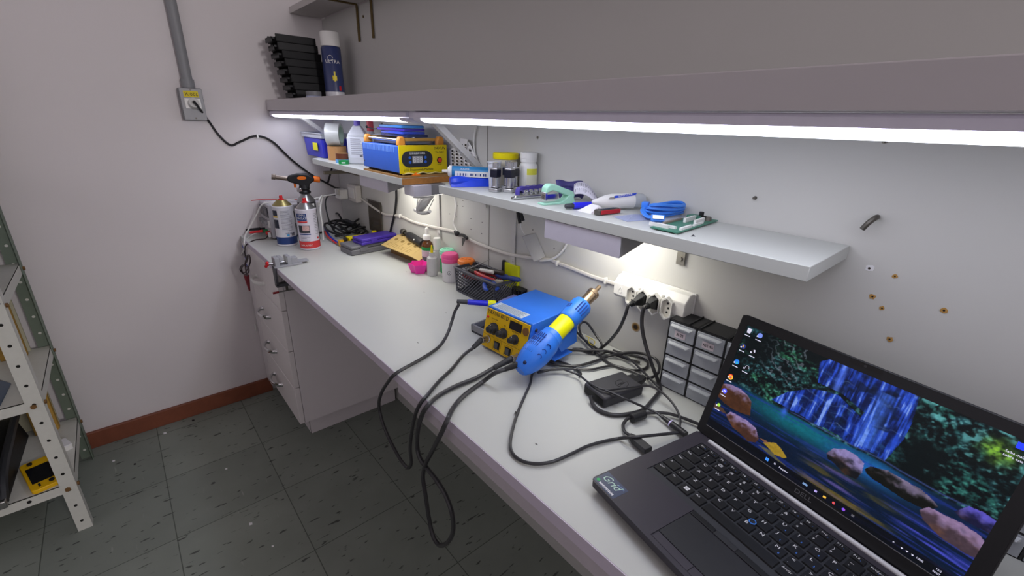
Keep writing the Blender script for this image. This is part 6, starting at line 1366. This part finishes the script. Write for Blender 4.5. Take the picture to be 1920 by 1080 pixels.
for z in SZ:
    o = B(); o.bx(lx(.064), lx(RX1-.001), ly(-1.998), ly(RY-.003), z-.002, z); o.bx(lx(RX1)-.003, lx(RX1)-.001, ly(-1.998), ly(RY-.003), z-.030, z); o.bx(lx(.064), lx(RX1-.001), ly(RY)-.005, ly(RY)-.003, z-.030, z); o.bx(lx(.064), lx(.066), ly(-1.998), ly(RY-.003), z-.030, z)
    s = o.ob('shelf_board', RW, t)
    h = B()
    for i in range(6): h.cyl((lx(RX1)-.0011, ly(RY-.10-.14*i), z-.015), (lx(RX1)-.0004, ly(RY-.10-.14*i), z-.015), .005, n=10)
    h.ob('lip_holes', MATS['hole_black'], s)
    for x in (RX1, .062): B().cyl((lx(x)+.0012, ly(RY-.020), z-.016), (lx(x)+.006, ly(RY-.020), z-.016), .0065, n=6).ob('bolt', RUSTB, t)
    for x in (.075, RX1-.012): B().cyl((lx(x), ly(RY)+.0002, z-.016), (lx(x), ly(RY)+.005, z-.016), .006, n=6).ob('end_bolt', RUSTB, t)
B().bx(lx(.066), lx(.076), ly(RY-.20), ly(RY-.05), .18, 1.4).ob('back_brace', mat('brace_cream', 'b8b49a', .6), t)
# things on the rack
zs = SZ[0]
t = thing('handheld', 'yellow handheld device with black screen lying on the lowest rack shelf', 'handheld', (.375, -1.128, zs), R(14))
B().prism(rrect(-.085, .085, -.034, .034, .012), .0, .013).ob('body', mat('device_yellow', 'e6b60a', .45), t, bev=.002)
B().bx(-.045, .048, -.026, .026, .013, .0138).ob('screen', GLS, t)
for x, y in ((.066, .012), (-.066, -.012)): B().cyl((x, y, .013), (x, y, .018), .006, n=16).ob('control', BLACK, t)
B().box((.064, -.014, .0135), (.014, .005, .002)).ob('button', BLACK, t)
t = thing('black_bag', 'black folded bag lying left of the yellow handheld on the lowest shelf', 'bag', (.315, -1.235, zs))
BG = mat('bag_black', '121316', .5, bump=.4, bscale=50)
B().hull([(-.22, -.12, 0), (.155, -.11, 0), (.155, .045, 0), (-.22, .06, 0), (-.2, -.1, .10), (.13, -.09, .085), (.145, .03, .05), (-.2, .05, .09)]).ob('body', BG, t, bev=.008)
B().tube([(-.2, .055, .10), (-.05, .05, .085), (.08, .045, .065), (.15, .04, .012)], .011, 8, 6).ob('seam', mat('bag_seam', '2a2c30', .4), t)
B().box((.155, .035, .012), (.02, .025, .024)).ob('buckle', STEEL, t, bev=.003)
t = thing('black_case', 'upright black case leaning at the left on the lowest shelf', 'case', (.29, -1.42, zs))
B().hull([(-.20, -.03, 0), (.16, -.03, 0), (.16, .02, 0), (-.20, .02, 0), (-.20, .0, .24), (.16, .0, .22), (.16, .05, .22), (-.20, .05, .24)]).ob('body', BG, t, bev=.006)
t = thing('small_box', 'small white box behind the rack post on the lowest shelf', 'box', (.255, -1.085, zs), R(20)); B().bx(-.025, .025, -.016, .016, 0, .02).ob('carton', WPLAS, t, bev=.001)
B().bx(-.0255, .0255, -.0165, .0165, .0155, .0205).ob('lid', PAPER, t)
t = thing('wooden_plank', 'yellowish wooden plank standing in the back of the rack', 'plank', (.105, -1.13, zs), 0); B().bx(-.012, .012, -.03, .03, 0, .258).ob('plank', mat('plank_yellow', 'b08a3c', .7, var=.2), t, bev=.002)
t = thing('wooden_plank', 'second yellowish plank standing one shelf higher in the rack', 'plank', (.110, -1.135, SZ[1]), 0); B().bx(-.012, .012, -.03, .03, 0, .255).ob('plank', MATS['plank_yellow'], t, bev=.002)
t = thing('plastic_bag', 'dark blue see through plastic bag on the middle rack shelf', 'bag', (.40, -1.20, SZ[1]))
B().hull([(-.09, -.10, 0), (.055, -.10, 0), (.055, .07, 0), (-.09, .08, 0), (-.07, -.08, .05), (.03, -.07, .055), (.035, .03, .03), (-.06, .06, .04)]).ob('film', mat('bag_slate_blue', '3a4a5e', .25, bump=.5, bscale=40), t, bev=.006)
B().hull([(-.06, .0, .05), (.03, .0, .045), (.01, .05, .045), (-.03, .02, .075)]).ob('crumpled_top', mat('bag_pale', '8f99a4', .3, bump=.5, bscale=40), t)
t = thing('blue_bundle', 'bluish wrapped bundle on the upper rack shelf at the photo edge', 'bundle', (.20, -1.15, SZ[2]))
B().hull([(-.10, -.11, 0), (.10, -.11, 0), (.09, .035, 0), (-.10, .05, 0), (-.06, -.08, .13), (.06, -.08, .12), (.05, .0, .12), (-.07, .02, .12)]).ob('wrap', mat('wrap_blue', '3c5a92', .5, bump=.4, bscale=40), t, bev=.01)
t = thing('black_roll', 'black roll lying in front of the blue bundle on the upper rack shelf', 'roll', (.33, -1.10, SZ[2])); B().cyl((-.06, -.05, .022), (.04, .012, .022), .022, .022, 20).ob('roll', BLACK, t, bev=.003)
tag(B().tube([(.40, -1.12, SZ[2]+.004), (.44, -1.09, SZ[2]+.005), (.475, -1.065, SZ[2]+.003), (.485, -1.058, SZ[2]-.002)], .005, 8).ob('cable_end', BLACK), 'black cable end poking over the rack shelf edge at the left', 'cable')

# litter on the floor
def scrap(px, py, s, m, lab):
    s *= .72
    p = hz(px, py, 0); tag(B().hull([(-s, -s*.4, .0003), (s*.7, -s*.6, .0003), (s, s*.5, .0003), (-s*.3, s*.7, .0003), (0, 0, s*.25)]).ob('scrap', m, None, p, flat=True), lab, 'scrap')
scrap(309, 812, .012, PAPER, 'torn white paper scrap on the floor near the baseboard'); scrap(343, 786, .009, mat('scrap_green', '3f6a4a', .7), 'small green scrap at the foot of the baseboard')
scrap(362, 788, .011, BLACK, 'small black scrap at the foot of the baseboard'); scrap(470, 982, .010, PAPER, 'white scrap on the floor in the edge of the shadow'); scrap(213, 864, .010, PAPER, 'white chip on the floor beside the rack leg')
scrap(253, 870, .009, BLACK, 'black crumb on the floor right of the rack'); scrap(424, 879, .008, PAPER, 'small white chip on the floor in the shaded strip'); scrap(511, 1024, .006, PAPER, 'tiny white chip on the dark floor near the bottom of the photo')
for q, lab in (((836, 587), 'blackish crumb on the empty worktop left of the station'), ((795, 548), 'second crumb on the worktop farther left'), ((762, 510), 'crumb on the worktop in front of the cardboard box'), ((783, 643), 'crumb on the worktop near the front edge'), ((1005, 833), 'crumb inside the loop of the long black cable')):
    p = hz(*q, H); tag(B().hull([(-.003, 0, .0002), (.003, .001, .0002), (0, .002, .0002), (0, 0, .0012)]).ob('crumb', DGREY, None, p), lab, 'crumb')
